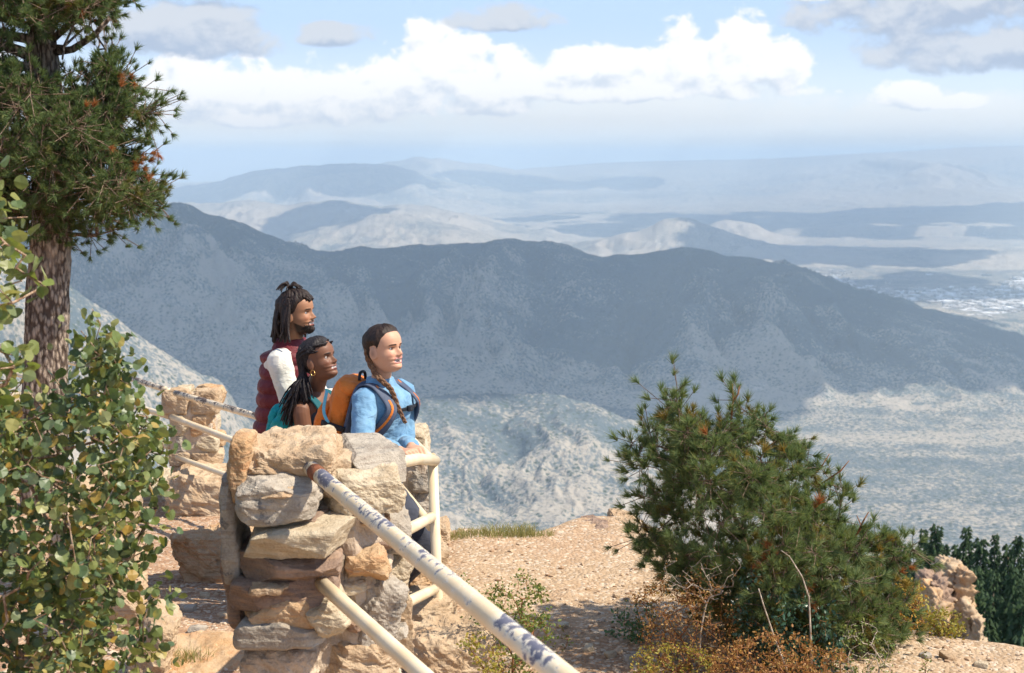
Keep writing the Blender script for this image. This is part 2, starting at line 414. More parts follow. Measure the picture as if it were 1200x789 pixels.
cloud_over(-7500, 4700, 8300, 16500, -900, 1, edge=.38)
cloud_over(-2600, 300, 7000, 9000, -1000, 11, edge=.5, T=300)
cloud_over(2800, 6200, 16200, 20000, -1650, 13, edge=1.0, hole=.3, T=300)
cloud_over(-9500, -5500, 17500, 19000, -1500, 14, edge=.7, hole=.1, T=300)
cloud_over(-13000, -2600, 38500, 43500, -1200, 2, edge=.7, T=900)
cloud_over(1500, 7500, 20500, 26000, -1600, 3, edge=1.0, hole=.25)
cloud_over(-1000, 16000, 28500, 34500, -1600, 4, edge=1.1, hole=.2)
cloud_over(-3000, 4500, 46000, 50000, -1600, 5, edge=.7, T=900)
cloud_over(-4600, -2500, 23000, 27500, -1500, 15, edge=.7, hole=.1, T=300)

# ------------------------------------------------------------------ haze: one closed box of even air
def build_haze():
    bot, top = CZ + PLAIN - 60, CZ + 420
    x, y0, y1 = 176000, -3000, 192000
    V = np.array([(-x, y0, bot), (x, y0, bot), (x, y1, bot), (-x, y1, bot), (-x, y0, top), (x, y0, top), (x, y1, top), (-x, y1, top)])
    V = V + 0.0
    F = np.array([(0, 3, 2, 1), (4, 5, 6, 7), (0, 1, 5, 4), (1, 2, 6, 5), (2, 3, 7, 6), (3, 0, 4, 7)])
    m = bpy.data.materials.new('haze'); m.use_nodes = True; t = NT(m.node_tree); t.n.clear()
    out = t.new('ShaderNodeOutputMaterial'); v = t.new('ShaderNodeVolumePrincipled')
    v.inputs['Color'].default_value = HAZE_COL; v.inputs['Density'].default_value = HAZE_D; v.inputs['Anisotropy'].default_value = 0.0
    t.l.new(v.outputs[0], out.inputs['Volume'])
    o = mesh_np('haze', V, F, m, smooth=False, kind='stuff')
    tag(o, 'pale blue haze filling the air over the valley', 'haze')
HAZE_COL = (.68, .85, 1.0, 1); HAZE_D = 3.7e-5
build_haze()

# ------------------------------------------------------------------ ground of the overlook
EDX = [-12, -8, -3.8, -2.65, -1.2, -.75, -.4, 0, .2, .43, .75, 1.0, 1.3, 1.6, 2.0, 2.5, 3.2, 4.2, 7, 12]
EDY = [21, 17, 14.4, 12.9, 9.9, 9.1, 8.95, 8.8, 8.85, 9.1, 9.2, 8.8, 7.9, 7.15, 6.95, 6.7, 6.1, 5.1, 3.6, 2.5]
def gz(x, y, detail=True):
    x = np.asarray(x, float); y = np.asarray(y, float)
    left = .18 - .13 * (y - 6.1)
    left = np.maximum(left, -.15 * (y - 6.1) + .05) * 1.0
    right = .0 + .02 * np.exp(-((x - .85) / .45) ** 2 - ((y - 9.2) / .5) ** 2) + .0 + np.clip(6.3 - y, 0, 9) * .06
    t = sstep(-.95, -.25, x)
    z = left * (1 - t) + right * t
    z = z + .035 * fbm(x * .9, y * .9, oct=4, seed=3)
    d = y - np.interp(x, EDX, EDY) - .12 * fbm(x * 2.2, y * 1.2, oct=3, seed=8)
    dd = np.clip(d, 0, None)
    z = z - np.where(dd < .8, .75 * dd ** 2, .48 + 1.05 * (dd - .8)) + sstep(.3, 3, dd) * .35 * ridged(x * .8, y * .8, 4, 12)
    if detail:
        z = z + .010 * fbm(x * 9, y * 9, oct=3, seed=5)
    return z
def gzz(x, y): return float(gz(np.array([x]), np.array([y]))[0])

def m_ground():
    m, t = mat_new('gravel_soil')
    g = t.new('ShaderNodeNewGeometry'); pos = g.outputs['Position']
    sp = t.new('ShaderNodeSeparateXYZ'); t.l.new(pos, sp.inputs[0])
    big = t.noise(pos, .9, 5, .55); mid = t.noise(pos, 6, 5, .6); fine = t.noise(pos, 60, 4, .65)
    v = t.vor(pos, 46, 'F1', 1, 'Color'); vd = t.vor(pos, 46, 'F1', 1, 'Distance')
    v2 = t.vor(pos, 120, 'F1', 1, 'Color')
    tan = t.mix(t.step(mid, .35, .65), (.36, .24, .14), (.45, .32, .20))
    red = t.mix(t.step(mid, .35, .65), (.28, .135, .065), (.42, .25, .15))
    fx = t.m('ADD', sp.outputs[0], t.m('MULTIPLY', t.m('SUBTRACT', big, .5), 2.2))
    c = t.mix(t.step(fx, -.95, -.1), red, tan)
    # redder trodden soil round the shrubs
    fr = t.m('MULTIPLY', t.step(big, .5, .62), .5)
    c = t.mix(fr, c, (.40, .24, .14))
    dd_ = t.new('ShaderNodeVectorMath'); dd_.operation = 'DISTANCE'; t.l.new(pos, dd_.inputs[0]); dd_.inputs[1].default_value = (.75, 6.2, 0)
    c = t.mix(t.step(t.m('ADD', dd_.outputs['Value'], t.m('MULTIPLY', mid, .9)), 1.75, .95, 0, .85), c, (.30, .165, .085))
    bw = t.new('ShaderNodeRGBToBW'); t.l.new(v, bw.inputs[0])
    bw2 = t.new('ShaderNodeRGBToBW'); t.l.new(v2, bw2.inputs[0])
    c = t.mix(t.step(bw.outputs[0], .58, .85), c, (.58, .47, .35))
    c = t.mix(t.step(bw2.outputs[0], .35, .1, 0, .55), c, (.26, .17, .11))
    c = t.mix(t.step(fine, .3, .7, .0, .28), c, (.60, .48, .34))
    t.put(t.b.inputs['Base Color'], c); t.b.inputs['Roughness'].default_value = .95
    t.b.inputs['Specular IOR Level'].default_value = .1
    h = t.m('ADD', t.m('MULTIPLY', fine, .5), t.m('MULTIPLY', t.m('SUBTRACT', 1.0, vd), .6))
    h = t.m('ADD', h, t.m('MULTIPLY', mid, 1.2))
    bump(t, h, .75, .02)
    return m
def build_ground():
    xs = np.concatenate([np.linspace(-40, -5, 36)[:-1], np.linspace(-5, 3.6, 330)[:-1], np.linspace(3.6, 40, 40)])
    ys = np.concatenate([np.linspace(-6, 4.6, 30)[:-1], np.linspace(4.6, 13.5, 340)[:-1], np.linspace(13.5, 34, 60)])
    X, Y = np.meshgrid(xs, ys); Z = gz(X, Y)
    n, k = X.shape; i = np.arange(n * k).reshape(n, k)
    F = np.stack([i[:-1, :-1], i[:-1, 1:], i[1:, 1:], i[1:, :-1]], -1).reshape(-1, 4)
    mesh_np('ground', np.stack([X, Y, Z], -1).reshape(-1, 3), F, m_ground(), kind='structure')
build_ground()

# ------------------------------------------------------------------ stone
def m_stone(name, c1, c2, c3, strata=6.0, rough=.9, lichen=None):
    m, t = mat_new(name)
    tc_ = t.new('ShaderNodeTexCoord'); oi = t.new('ShaderNodeObjectInfo')
    v = t.vm('ADD', tc_.outputs['Object'], t.comb(t.m('MULTIPLY', oi.outputs['Random'], 37.0), 0.0, t.m('MULTIPLY', oi.outputs['Random'], 11.0)))
    a = t.noise(v, 5.5, 6, .62, .6); b = t.noise(v, 24, 6, .68); cc = t.noise(v, 130, 3, .7)
    st = t.noise(t.vm('MULTIPLY', v, (1.5, 1.5, strata * 3)), 4, 5, .6, .4)
    col = t.mix(t.step(a, .36, .62), c1, c2)
    col = t.mix(t.step(st, .46, .68, 0, .75), col, c3)
    col = t.mix(t.step(b, .56, .74, 0, .6), col, tuple(x * .62 for x in c1))
    col = t.mix(t.step(b, .42, .28, 0, .5), col, tuple(min(.8, x * 1.45 + .02) for x in c2))
    if lichen: col = t.mix(t.step(t.noise(v, 16, 4, .6), .60, .66, 0, .8), col, lichen)
    col = t.mix(t.step(cc, .3, .7, .0, .35), col, tuple(min(.8, x * 1.3) for x in c2))
    t.put(t.b.inputs['Base Color'], col); t.b.inputs['Roughness'].default_value = rough; t.b.inputs['Specular IOR Level'].default_value = .15
    h = t.m('ADD', t.m('MULTIPLY', b, 1.0), t.m('MULTIPLY', cc, .35)); h = t.m('ADD', h, t.m('MULTIPLY', st, .7))
    bump(t, h, .9, .012)
    return m
MS = dict(
    tan=m_stone('tan_sandstone', (.38, .26, .155), (.48, .37, .25), (.32, .20, .115)),
    cream=m_stone('cream_limestone', (.42, .34, .23), (.51, .43, .31), (.32, .23, .14)),
    grey=m_stone('grey_limestone', (.29, .25, .20), (.43, .38, .31), (.22, .17, .13), lichen=(.10, .10, .10)),
    brown=m_stone('brown_sandstone', (.20, .135, .10), (.30, .215, .16), (.40, .25, .15)),
    orange=m_stone('orange_sandstone', (.42, .25, .12), (.48, .35, .22), (.42, .20, .09)),
    mortar=m_stone('rubble_mortar', (.42, .33, .24), (.52, .43, .33), (.33, .24, .17), 1.0),
    dark=m_stone('dark_rubble', (.20, .15, .11), (.30, .24, .18), (.15, .11, .08), 1.0),
)
_cube_cache = {}
def cube_grid(n):
    if n in _cube_cache: return _cube_cache[n]
    bm = bmesh.new(); bmesh.ops.create_cube(bm, size=2)
    bmesh.ops.subdivide_edges(bm, edges=bm.edges[:], cuts=n, use_grid_fill=True)
    V = np.array([v.co[:] for v in bm.verts]); F = np.array([[v.index for v in f.verts] for f in bm.faces]); bm.free()
    _cube_cache[n] = (V, F); return V, F
def rock_geo(dims, seed, boxy=6, n=18, cuts=7, rough=.035, strata=.0, taper=0):
    """an irregular block: superellipsoid, planed by random chips, roughened; dims are full sizes"""
    rng = np.random.default_rng(seed)
    V, F = cube_grid(n)
    # even out grid towards a rounded box
    L = (np.abs(V) ** boxy).sum(1) ** (1 / boxy)
    V = V / L[:, None]
    for k in range(cuts):
        nrm = rng.normal(size=3); nrm[2] *= .6; nrm /= np.linalg.norm(nrm)
        sup = np.abs(nrm).sum()
        d = rng.uniform(.58, .80) * sup
        s = V @ nrm - d
        V = V - np.clip(s, 0, None)[:, None] * nrm
    D = np.array(dims) / 2
    V = V * D
    if taper: V[:, :2] *= (1 - taper * (V[:, 2:3] / D[2] * .5 + .5))
    nn = V / (D ** 1.6); nn = nn / (np.linalg.norm(nn, axis=1)[:, None] + 1e-9)
    o = rng.uniform(0, 90, 3); m = float(np.mean(D)) * 2; mn = float(min(D)) * 2
    a = fbm((V[:, 0] + o[0]) / (m * .42), (V[:, 1] + o[1]) / (m * .42), (V[:, 2] + o[2]) / (m * .42), 4, seed)
    b = fbm((V[:, 0] + o[0]) / (m * .11), (V[:, 1] + o[1]) / (m * .11), (V[:, 2] + o[2]) / (m * .06), 4, seed + 1)
    e = ridged((V[:, 0] + V[:, 2] + o[0]) / (m * .22), (V[:, 1] - V[:, 2] + o[1]) / (m * .22), 4, seed + 7)
    disp = (a * rough * 2.2 + b * rough * .9 + (e - .4) * rough * .7) * (m + mn) * .5
    V = V + nn * disp[:, None]
    if strata:
        w_ = vnoise((V[:, 0]) * 1.3 / m, (V[:, 1]) * 1.3 / m, V[:, 2] / mn * 7 + a * .8, seed + 2)
        V[:, :2] += nn[:, :2] * (w_ * strata * mn)[:, None]
    return V, F
def rock(name, c, dims, mat, seed, parent=None, rot=(0, 0, 0), **k):
    k = dict(k); k['n'] = int(k.get('n', 18) * 1.45)
    V, F = rock_geo(dims, seed, **k)
    from mathutils import Euler
    R = np.array(Euler(rot).to_matrix()); V = V @ R.T
    if parent is not None:
        V = V + np.array(c) - np.array(parent.location)
        o = mesh_np(name, V, F, mat, parent, smooth=False)
    else:
        o = mesh_np(name, V, F, mat, smooth=False); o.location = c
    return o

# near pillar -----------------------------------------------------
nearp = thing('stone_pillar', (-.62, 4.95, .3), 'tall pillar of rough stacked stone holding both ends of the blurred nearest rails', 'pillar', 'rubble stone pillars of the railing')
rock('mortar_core', (-.61, 5.0, .70), (.36, .38, 1.0), MS['mortar'], 3, nearp, boxy=8, cuts=2, rough=.05, n=26)
def pst(x0, y0, x1, y1, Yf, dep, mt, seed, rot=(0, 0, 0), name='stone', **k):
    """stone whose near face fills these photo columns and rows at distance Yf"""
    A = P((x0 + x1) / 2, (y0 + y1) / 2, Yf + dep * .38)
    wd = (x1 - x0) / FPX * Yf * 1.04; ht = (y1 - y0) / FPX * Yf * 1.06
    return rock(name, (A.x, Yf + dep / 2, A.z), (wd, dep, ht), MS[mt], seed, nearp, rot, **k)
pst(281, 515, 392, 572, 4.72, .46, 'tan', 21, (0, .03, .1), rough=.062, cuts=9, n=30)
pst(350, 528, 424, 574, 4.85, .40, 'tan', 22, (.05, .1, -.2), rough=.05, cuts=9, n=24)
pst(398, 523, 468, 556, 4.92, .34, 'grey', 23, (.10, .06, .3), rough=.02, cuts=8, boxy=9, n=24)
pst(281, 553, 374, 606, 4.62, .36, 'grey', 24, (0, -.09, .05), rough=.03, boxy=9, n=24, strata=.03)
pst(376, 545, 470, 600, 4.80, .42, 'cream', 25, (0, .05, .35), rough=.045, cuts=9, n=26)
pst(316, 596, 396, 628, 4.74, .34, 'brown', 26, (0, 0, 0), rough=.03)
pst(276, 611, 420, 647, 4.58, .38, 'cream', 27, (0, -.06, .0), rough=.022, cuts=6, boxy=8, n=26)
pst(396, 592, 474, 644, 4.90, .40, 'grey', 28, (0, .06, .3), rough=.04, n=24)
pst(274, 640, 404, 676, 4.62, .42, 'brown', 29, (0, .0, .0), rough=.028, n=26, strata=.03)
pst(272, 664, 402, 704, 4.64, .42, 'brown', 30, (0, -.05, .0), rough=.03, n=26)
pst(400, 638, 450, 676, 4.76, .36, 'orange', 31, (0, -.2, .2), rough=.05)
pst(284, 688, 392, 730, 4.63, .40, 'orange', 32, (0, -.06, .0), rough=.04, n=24)
pst(278, 713, 396, 746, 4.61, .42, 'grey', 33, (0, -.03, .0), rough=.022, boxy=9, n=24, strata=.03)
pst(366, 690, 408, 738, 4.60, .3, 'cream', 34, (0, -.5, .0), rough=.04)
pst(396, 666, 462, 756, 4.80, .40, 'grey', 35, (0, .2, .3), rough=.045, n=26, cuts=9)
pst(428, 640, 474, 700, 4.96, .34, 'cream', 36, (0, .1, .3), rough=.05)
pst(290, 742, 380, 840, 4.68, .44, 'mortar', 37, (0, 0, 0), rough=.055, n=28)
pst(362, 736, 474, 790, 4.76, .44, 'tan', 38, (0, .05, .2), rough=.05, n=28)
pst(376, 784, 470, 850, 4.74, .44, 'mortar', 39, (0, .05, .2), rough=.05, n=24)
pst(284, 836, 476, 900, 4.68, .5, 'mortar', 40, (0, .0, .1), rough=.05, n=24)
pst(280, 890, 480, 990, 4.66, .55, 'mortar', 41, (0, .0, .1), rough=.05, n=24)
pst(260, 556, 284, 684, 4.72, .26, 'grey', 42, (0, -.06, .0), rough=.03, boxy=5)
pst(270, 508, 294, 584, 4.70, .22, 'orange', 43, (0, .10, .0), rough=.04)
pst(268, 640, 292, 730, 4.75, .3, 'brown', 44, (0, -.12, .0), rough=.04)
pst(384, 640, 410, 700, 4.78, .3, 'dark', 45, (0, 0, 0), rough=.05)
pst(446, 690, 480, 780, 5.05, .3, 'tan', 46, (0, 0, .2), rough=.05)

for k_, (x0, y0, x1, y1, Yf, mt) in enumerate([(300, 604, 372, 616, 4.66, 'brown'), (392, 566, 462, 578, 4.86, 'tan'), (404, 626, 470, 640, 4.88, 'brown'), (290, 676, 340, 688, 4.60, 'tan'), (398, 672, 430, 690, 4.78, 'cream'), (440, 730, 478, 742, 4.95, 'grey'), (404, 716, 440, 730, 4.78, 'brown'), (300, 738, 372, 750, 4.64, 'brown'), (412, 600, 456, 610, 4.84, 'orange'), (300, 568, 350, 576, 4.60, 'tan'), (330, 508, 392, 524, 4.95, 'cream'), (372, 650, 396, 664, 4.70, 'dark')]):
    pst(x0, y0, x1, y1, Yf, .3, mt, 801 + k_, (0, .04 * (k_ % 3 - 1), .1), rough=.05, n=14)

def rubble_pillar(loc, w_, d_, h_, seed, label, courses, rz=0):
    p = thing('stone_pillar', loc, label, 'pillar', 'rubble stone pillars of the railing')
    rng = np.random.default_rng(seed)
    rock('mortar_core', (loc[0], loc[1], loc[2] + h_ / 2 - .04), (w_ * .9, d_ * .9, h_), MS['mortar'], seed, p, boxy=9, cuts=2, rough=.03, n=18)
    z = -.12
    kinds = ['tan', 'cream', 'orange', 'tan', 'grey', 'cream', 'tan']
    while z < h_ - .03:
        ch = rng.uniform(.75, 1.35) * h_ / courses
        if z + ch > h_ - .05: ch = h_ - z + .01
        for (sx, sy) in ((-1, -1), (1, -1), (-1, 1), (1, 1)):
            sh = rng.uniform(-.12, .12) * w_
            ww = w_ * .52 + sx * -sh; dd = d_ * .55
            rock('stone', (loc[0] + sx * w_ * .26 - sh * .5, loc[1] + sy * d_ * .25, loc[2] + z + ch / 2),
                 (ww, dd, ch * 1.02), MS[kinds[rng.integers(7)]], int(rng.integers(1e6)), p, (rng.normal() * .03, rng.normal() * .04, rng.normal() * .08), rough=.035, n=14, boxy=7)
        z += ch
    return p
a = P(230, 598, 11.95)
rubble_pillar((a.x, 12.0, a.z - .03), .40, .38, 1.08, 71, 'leaning pale stone pillar with sky behind it, left of the person in the maroon vest', 7)
b_ = P(486, 640, 7.72)
lp = rubble_pillar((b_.x - .06, 7.78, b_.z - .28), .30, .32, .93, 73, 'slim stone pillar half hidden behind the person in the blue shirt', 7)

# pipes ------------------------------------------------------------
def m_pipe(name, wear, dark, top, fade=False):
    m, t = mat_new(name)
    g = t.new('ShaderNodeNewGeometry'); pos = g.outputs['Position']
    sp = t.new('ShaderNodeSeparateXYZ'); t.l.new(g.outputs['Normal'], sp.inputs[0])
    n1 = t.noise(pos, 34, 7, .72, .5); n2 = t.noise(pos, 6, 3, .5); n3 = t.noise(pos, 120, 3, .6)
    f = t.m('ADD', n1, t.m('MULTIPLY', t.m('SUBTRACT', n2, .5), .8))
    f = t.m('ADD', f, t.m('MULTIPLY', sp.outputs[2], top))
    sy = t.new('ShaderNodeSeparateXYZ'); t.l.new(pos, sy.inputs[0])
    if fade: f = t.m('SUBTRACT', f, t.step(sy.outputs[1], 4.2, 2.9, 0, .10))
    k = t.step(f, wear, wear + .035)
    edge = t.step(f, wear - .035, wear)
    cream = t.mix(t.step(n2, .35, .65), (.74, .58, .36), (.78, .66, .46))
    cream = t.mix(t.step(n3, .6, .75, 0, .4), cream, (.55, .42, .25))
    c = t.mix(t.m('MULTIPLY', edge, .75), cream, (.86, .80, .68))
    c = t.mix(k, c, dark)
    t.put(t.b.inputs['Base Color'], c)
    t.put(t.b.inputs['Roughness'], t.m('ADD', .38, t.m('MULTIPLY', k, .2))); t.b.inputs['Specular IOR Level'].default_value = .45
    bump(t, t.m('SUBTRACT', n3, t.m('MULTIPLY', k, 1.5)), .25, .002)
    return m
MP = m_pipe('cream_pipe_paint', .80, (.22, .13, .07), .05)
MPW = m_pipe('worn_pipe_paint', .548, (.13, .13, .17), .085, True)
MPD = m_pipe('flaking_pipe_paint', .54, (.10, .065, .045), .12)
MRUST = m_stone('rust', (.20, .07, .035), (.26, .10, .05), (.12, .05, .03), 1, .8)
def tube(name, pts, r, mat, parent=None, seg=18, cap=True, taper=None, wob=0):
    pts = [Vector(p) for p in pts]
    R = [r] * len(pts) if taper is None else taper
    V = []; F = []; up = None
    for i, p in enumerate(pts):
        d = (pts[min(i + 1, len(pts) - 1)] - pts[max(i - 1, 0)]).normalized()
        if up is None: up = d.orthogonal().normalized()
        up = (up - d * up.dot(d)).normalized(); s = d.cross(up)
        for k in range(seg):
            a = 2 * math.pi * k / seg
            V.append(p + (up * math.cos(a) + s * math.sin(a)) * R[i])
        if i:
            for k in range(seg):
                q = (i - 1) * seg; k2 = (k + 1) % seg
                F.append((q + k, q + k2, q + seg + k2, q + seg + k))
    F = [np.array(F)]
    if cap:
        nV = len(V); V.append(pts[0]); V.append(pts[-1]); b0 = (len(pts) - 1) * seg
        F.append(np.array([(nV, (k + 1) % seg, k) for k in range(seg)] + [(nV + 1, b0 + k, b0 + (k + 1) % seg) for k in range(seg)]))
    V = np.array([v[:] for v in V])
    if parent is not None: V = local(V, parent)
    return mesh_np(name, V, F, mat, parent)
def lerp(a, b, n): return [Vector(a).lerp(Vector(b), i / n) for i in range(n + 1)]
GR = 'spans of the pipe railing'
# nearest span, running from the pillar past the camera
f0 = P(374, 557, 4.62); f1 = P(655, 789, 2.72); d = f1 - f0
sp1 = thing('pipe_railing', (f1.x, f1.y, gzz(f1.x, f1.y)), 'nearest railing span with blue-black chipped cream paint, running out at the bottom edge', 'railing', GR)
e1 = f0 + d * 1.95
tube('top_rail', lerp(f0 - d * .06, e1, 16), .0262, MPW, sp1, 28)
tube('rust_collar', [f0 - d * .03, f0 + d * .012], .0275, MRUST, sp1, 28)
g0 = P(384, 690, 4.62); g1 = P(497, 792, 3.85); dg = g1 - g0
e2 = g0 + dg * 4.2
tube('lower_rail', lerp(g0 - dg * .1, e2, 16), .0245, MP, sp1, 28)
pb = e1.copy(); pb.z = gzz(e1.x, e1.y) - .1
tube('post', [pb, e1 + Vector((0, 0, .02))], .03, MP, sp1, 24)
# span from the pillar out to the corner post, with its base
ct = P(507, 541, 6.95); cb = P(515, 757, 6.95)
sp2 = thing('pipe_railing', (cb.x, cb.y, cb.z), 'short cream railing span with the upright corner post on the rocks', 'railing', GR)
tube('post', [cb - Vector((0, 0, .06)), cb, ct], .0255, MP, sp2, 24)
pk = P(452, 547, 5.25)
tube('top_rail', [ct + Vector((.012, 0, .005)), P(490, 538, 6.5), P(465, 542.5, 5.7), pk], .0265, MP, sp2, 24)
tube('middle_rail', lerp(P(506, 606, 6.95), P(452, 634, 5.3), 4), .0255, MP, sp2, 24)
tube('lower_rail', lerp(P(510, 690, 6.95), P(444, 722, 5.3), 4), .0255, MP, sp2, 24)
bm = bmesh.new(); bmesh.ops.create_uvsphere(bm, u_segments=20, v_segments=12, radius=.0285)
V = np.array([v.co[:] for v in bm.verts]); F4 = [np.array([[v.index for v in f.verts] for f in bm.faces if len(f.verts) == 4]), np.array([[v.index for v in f.verts] for f in bm.faces if len(f.verts) == 3])]; bm.free()
mesh_np('corner_elbow', local(V + np.array(ct), sp2), F4, MP, sp2)
rc = cb + Vector((0, 0, .012)); tube('rust_collar', [cb - Vector((0, 0, .01)), rc], .0262, MRUST, sp2, 24)
# corner post back to the slim pillar, on to the left pillar, and away
sp3 = thing('pipe_railing', (b_.x, 7.4, b_.z), 'stub railing span between the corner post and the slim stone pillar', 'railing', GR)
tube('middle_rail', lerp(P(468, 571, 7.6), P(505, 617, 6.97), 3), .0255, MP, sp3, 20)
tube('lower_rail', lerp(P(472, 624, 7.6), P(508, 676, 6.97), 3), .0245, MP, sp3, 20)
tube('top_rail', lerp(P(480, 514, 7.6), P(506, 541, 6.97), 3), .0255, MP, sp3, 20)
LT, LM, LB = P(206, 461, 11.75), P(202, 489, 11.75), P(208, 536, 11.75)
sp4 = thing('pipe_railing', (LT.x, 10, gzz(-1.8, 10)), 'railing span with a flaking black top rail behind the three hikers', 'railing', GR)
tube('top_rail', lerp(LT, P(486, 541, 7.75), 12), .0255, MPD, sp4, 20)
tube('middle_rail', lerp(LM, P(480, 596, 7.75), 12), .0255, MP, sp4, 20)
tube('lower_rail', lerp(LB, P(480, 636, 7.75), 12), .022, MP, sp4, 20)
q0, q1, q2 = P(129, 436, 13.6), P(129, 468, 13.6), P(129, 500, 13.6)
sp5 = thing('pipe_railing', (q0.x, q0.y, gzz(q0.x, q0.y)), 'far railing span with rusty top rail between the aspen leaves and the left pillar', 'railing', GR)
tube('post', [Vector((q0.x, q0.y, gzz(q0.x, q0.y) - .1)), q0], .03, MP, sp5, 20)
tube('top_rail', lerp(q0, P(198, 458, 11.9), 8), .0255, MPD, sp5, 20)
tube('middle_rail', lerp(q1, P(198, 488, 11.9), 8), .027, MP, sp5, 20)
tube('lower_rail', lerp(q2, P(198, 524, 11.9), 8), .024, MP, sp5, 20)
sp6 = thing('pipe_railing', (q0.x - .5, q0.y + .5, gzz(q0.x, q0.y)), 'farthest railing span passing behind the big pine trunk', 'railing', GR)
tube('top_rail', lerp(q0, P(-80, 386, 17.0), 8), .0255, MPD, sp6, 20)
tube('middle_rail', lerp(q1, P(-80, 412, 17.0), 8), .0255, MP, sp6, 20)
pe = P(-80, 386, 17.0); tube('post', [Vector((pe.x, pe.y, gzz(pe.x, pe.y) - .1)), pe], .03, MP, sp6, 20)

# loose rocks -------------------------------------------------------
def boulder(x0, y0, x1, y1, Yf, dep, mt, seed, label, group=None, name='boulder', rot=(0, 0, 0), sink=0, **k):
    A = P((x0 + x1) / 2, (y0 + y1) / 2, Yf + dep * .3)
    wd = (x1 - x0) / FPX * Yf * 1.05; ht = (y1 - y0) / FPX * Yf * 1.05 + sink
    kk = dict(n=30, rough=.05, cuts=9); kk.update(k)
    o = rock(name, (A.x, Yf + dep / 2, A.z - sink / 2), (wd, dep, ht), MS[mt], seed, None, rot, **kk)
    return tag(o, label, 'rock', group)
boulder(203, 622, 300, 690, 8.1, .55, 'orange', 101, 'big flat-topped tan boulder lying on the path left of the near pillar', rot=(.0, -.04, .15), sink=.06, rough=.06, n=40, strata=.05, boxy=8)
boulder(200, 556, 290, 612, 11.1, .9, 'tan', 102, 'wide ledge of tan rock at the foot of the left pillar', rot=(0, .05, -.1), sink=.1, n=36, strata=.06)
boulder(160, 560, 206, 590, 12.2, .9, 'cream', 103, 'pale ledge rock left of the left pillar', sink=.1)
boulder(470, 628, 524, 668, 8.2, .5, 'tan', 104, 'brown rock seen low between the corner post and the slim pillar', rot=(0, .1, .2), sink=.1)
boulder(458, 735, 582, 850, 6.15, .62, 'tan', 105, 'large tan boulder at the foot of the corner post', rot=(0, -.06, .2), n=40, rough=.05, sink=.1, cuts=11)
boulder(470, 702, 545, 770, 6.75, .45, 'tan', 106, 'tan block carrying the corner post', rot=(0, 0, -.1), sink=.15, boxy=7, rough=.035)
boulder(455, 640, 505, 705, 7.25, .5, 'orange', 107, 'ochre block behind the lower rail of the corner span', rot=(0, .05, .3), sink=.2)
boulder(505, 612, 528, 640, 8.7, .3, 'tan', 108, 'small brown rock on the cliff edge right behind the corner post', sink=.05)
boulder(672, 616, 716, 634, 8.95, .4, 'brown', 109, 'low dark rock lip on the cliff edge', rot=(0, -.2, .1), sink=.08)
boulder(712, 606, 752, 626, 9.1, .4, 'tan', 110, 'rounded tan rock crowning the cliff edge beside the pine bush', rot=(0, .05, .1), sink=.08)
boulder(150, 716, 196, 800, 5.6, .4, 'tan', 111, 'ochre rock half under the aspen leaves at the bottom left', rot=(.1, .3, .3), sink=.1)
boulder(180, 768, 300, 850, 5.75, .5, 'orange', 112, 'flat yellowish slab at the bottom edge left of the near pillar', rot=(.1, .06, .2), sink=0, rough=.03, boxy=8)
boulder(60, 560, 150, 640, 7.6, .7, 'tan', 113, 'tan boulder glimpsed through the aspen leaves', rot=(0, .2, .2), sink=.2)
boulder(90, 650, 160, 700, 6.4, .5, 'tan', 114, 'low tan stone on the path among the aspen twigs', rot=(0, .1, .4), sink=.1)
boulder(-40, 470, 45, 560, 13.0, 1.2, 'cream', 115, 'pale block behind the foot of the big pine', rot=(0, 0, .2), sink=.2)
rng = np.random.default_rng(9)
k_ = 0
STL = ['pale stone between the aspen leaves and the tan slab', 'grey-tan stone deeper among the aspen leaves', 'stone at the tip of the lowest aspen spray', 'grey stone on the path straight left of the pillar', 'little pale stone above the middle of the path', 'stone closest to the left foot of the near pillar',
       'little stone at the left edge of the path by the leaves', 'stone in the middle of the lower path', 'pale stone hard against the near pillar base', 'small stone left of the middle one on the lower path', 'pale stone at the bottom left of the rusty dry bush', 'biggest white stone beside the rusty dry bush',
       'stone just left of the biggest white stone by the dry bush', 'grey stone on the bright gravel at lower right', 'small stone nearest the lower right corner', 'little pale stone at the right foot of the pine bush', 'stone on bare gravel right of the low olive shrub', 'small tan stone above the green leafy shrub', 'stone behind the low olive shrub on open gravel', 'stone beside the grass at the bottom left slab']
for (x, y, s) in [(133, 713, 20), (112, 699, 14), (150, 735, 13), (222, 716, 10), (240, 700, 8), (262, 724, 9), (205, 700, 8), (232, 742, 12), (270, 752, 10), (200, 738, 9),
                  (690, 762, 10), (742, 775, 12), (716, 770, 9), (1110, 772, 12), (1150, 781, 9), (1085, 770, 8), (660, 735, 8), (722, 700, 6), (640, 705, 6), (248, 770, 14)]:
    Y = (CZ - .05) * FPX / (y - HOR)
    for _ in range(4):
        A = P(x, y, Y); Y = Y + (A.z - gzz(A.x, A.y)) * FPX / (y - HOR)
    A = P(x, y, Y); w_ = s * 1.8 / FPX * Y
    o = rock('loose_stone', (A.x, A.y, A.z + w_ * .12), (w_, w_ * rng.uniform(.6, 1), w_ * rng.uniform(.4, .6)), MS[['cream', 'tan', 'cream', 'grey'][k_ % 4]], 300 + k_, None, (0, 0, rng.uniform(0, 3)), n=8)
    tag(o, STL[k_], 'stone', 'loose stones on the gravel'); k_ += 1

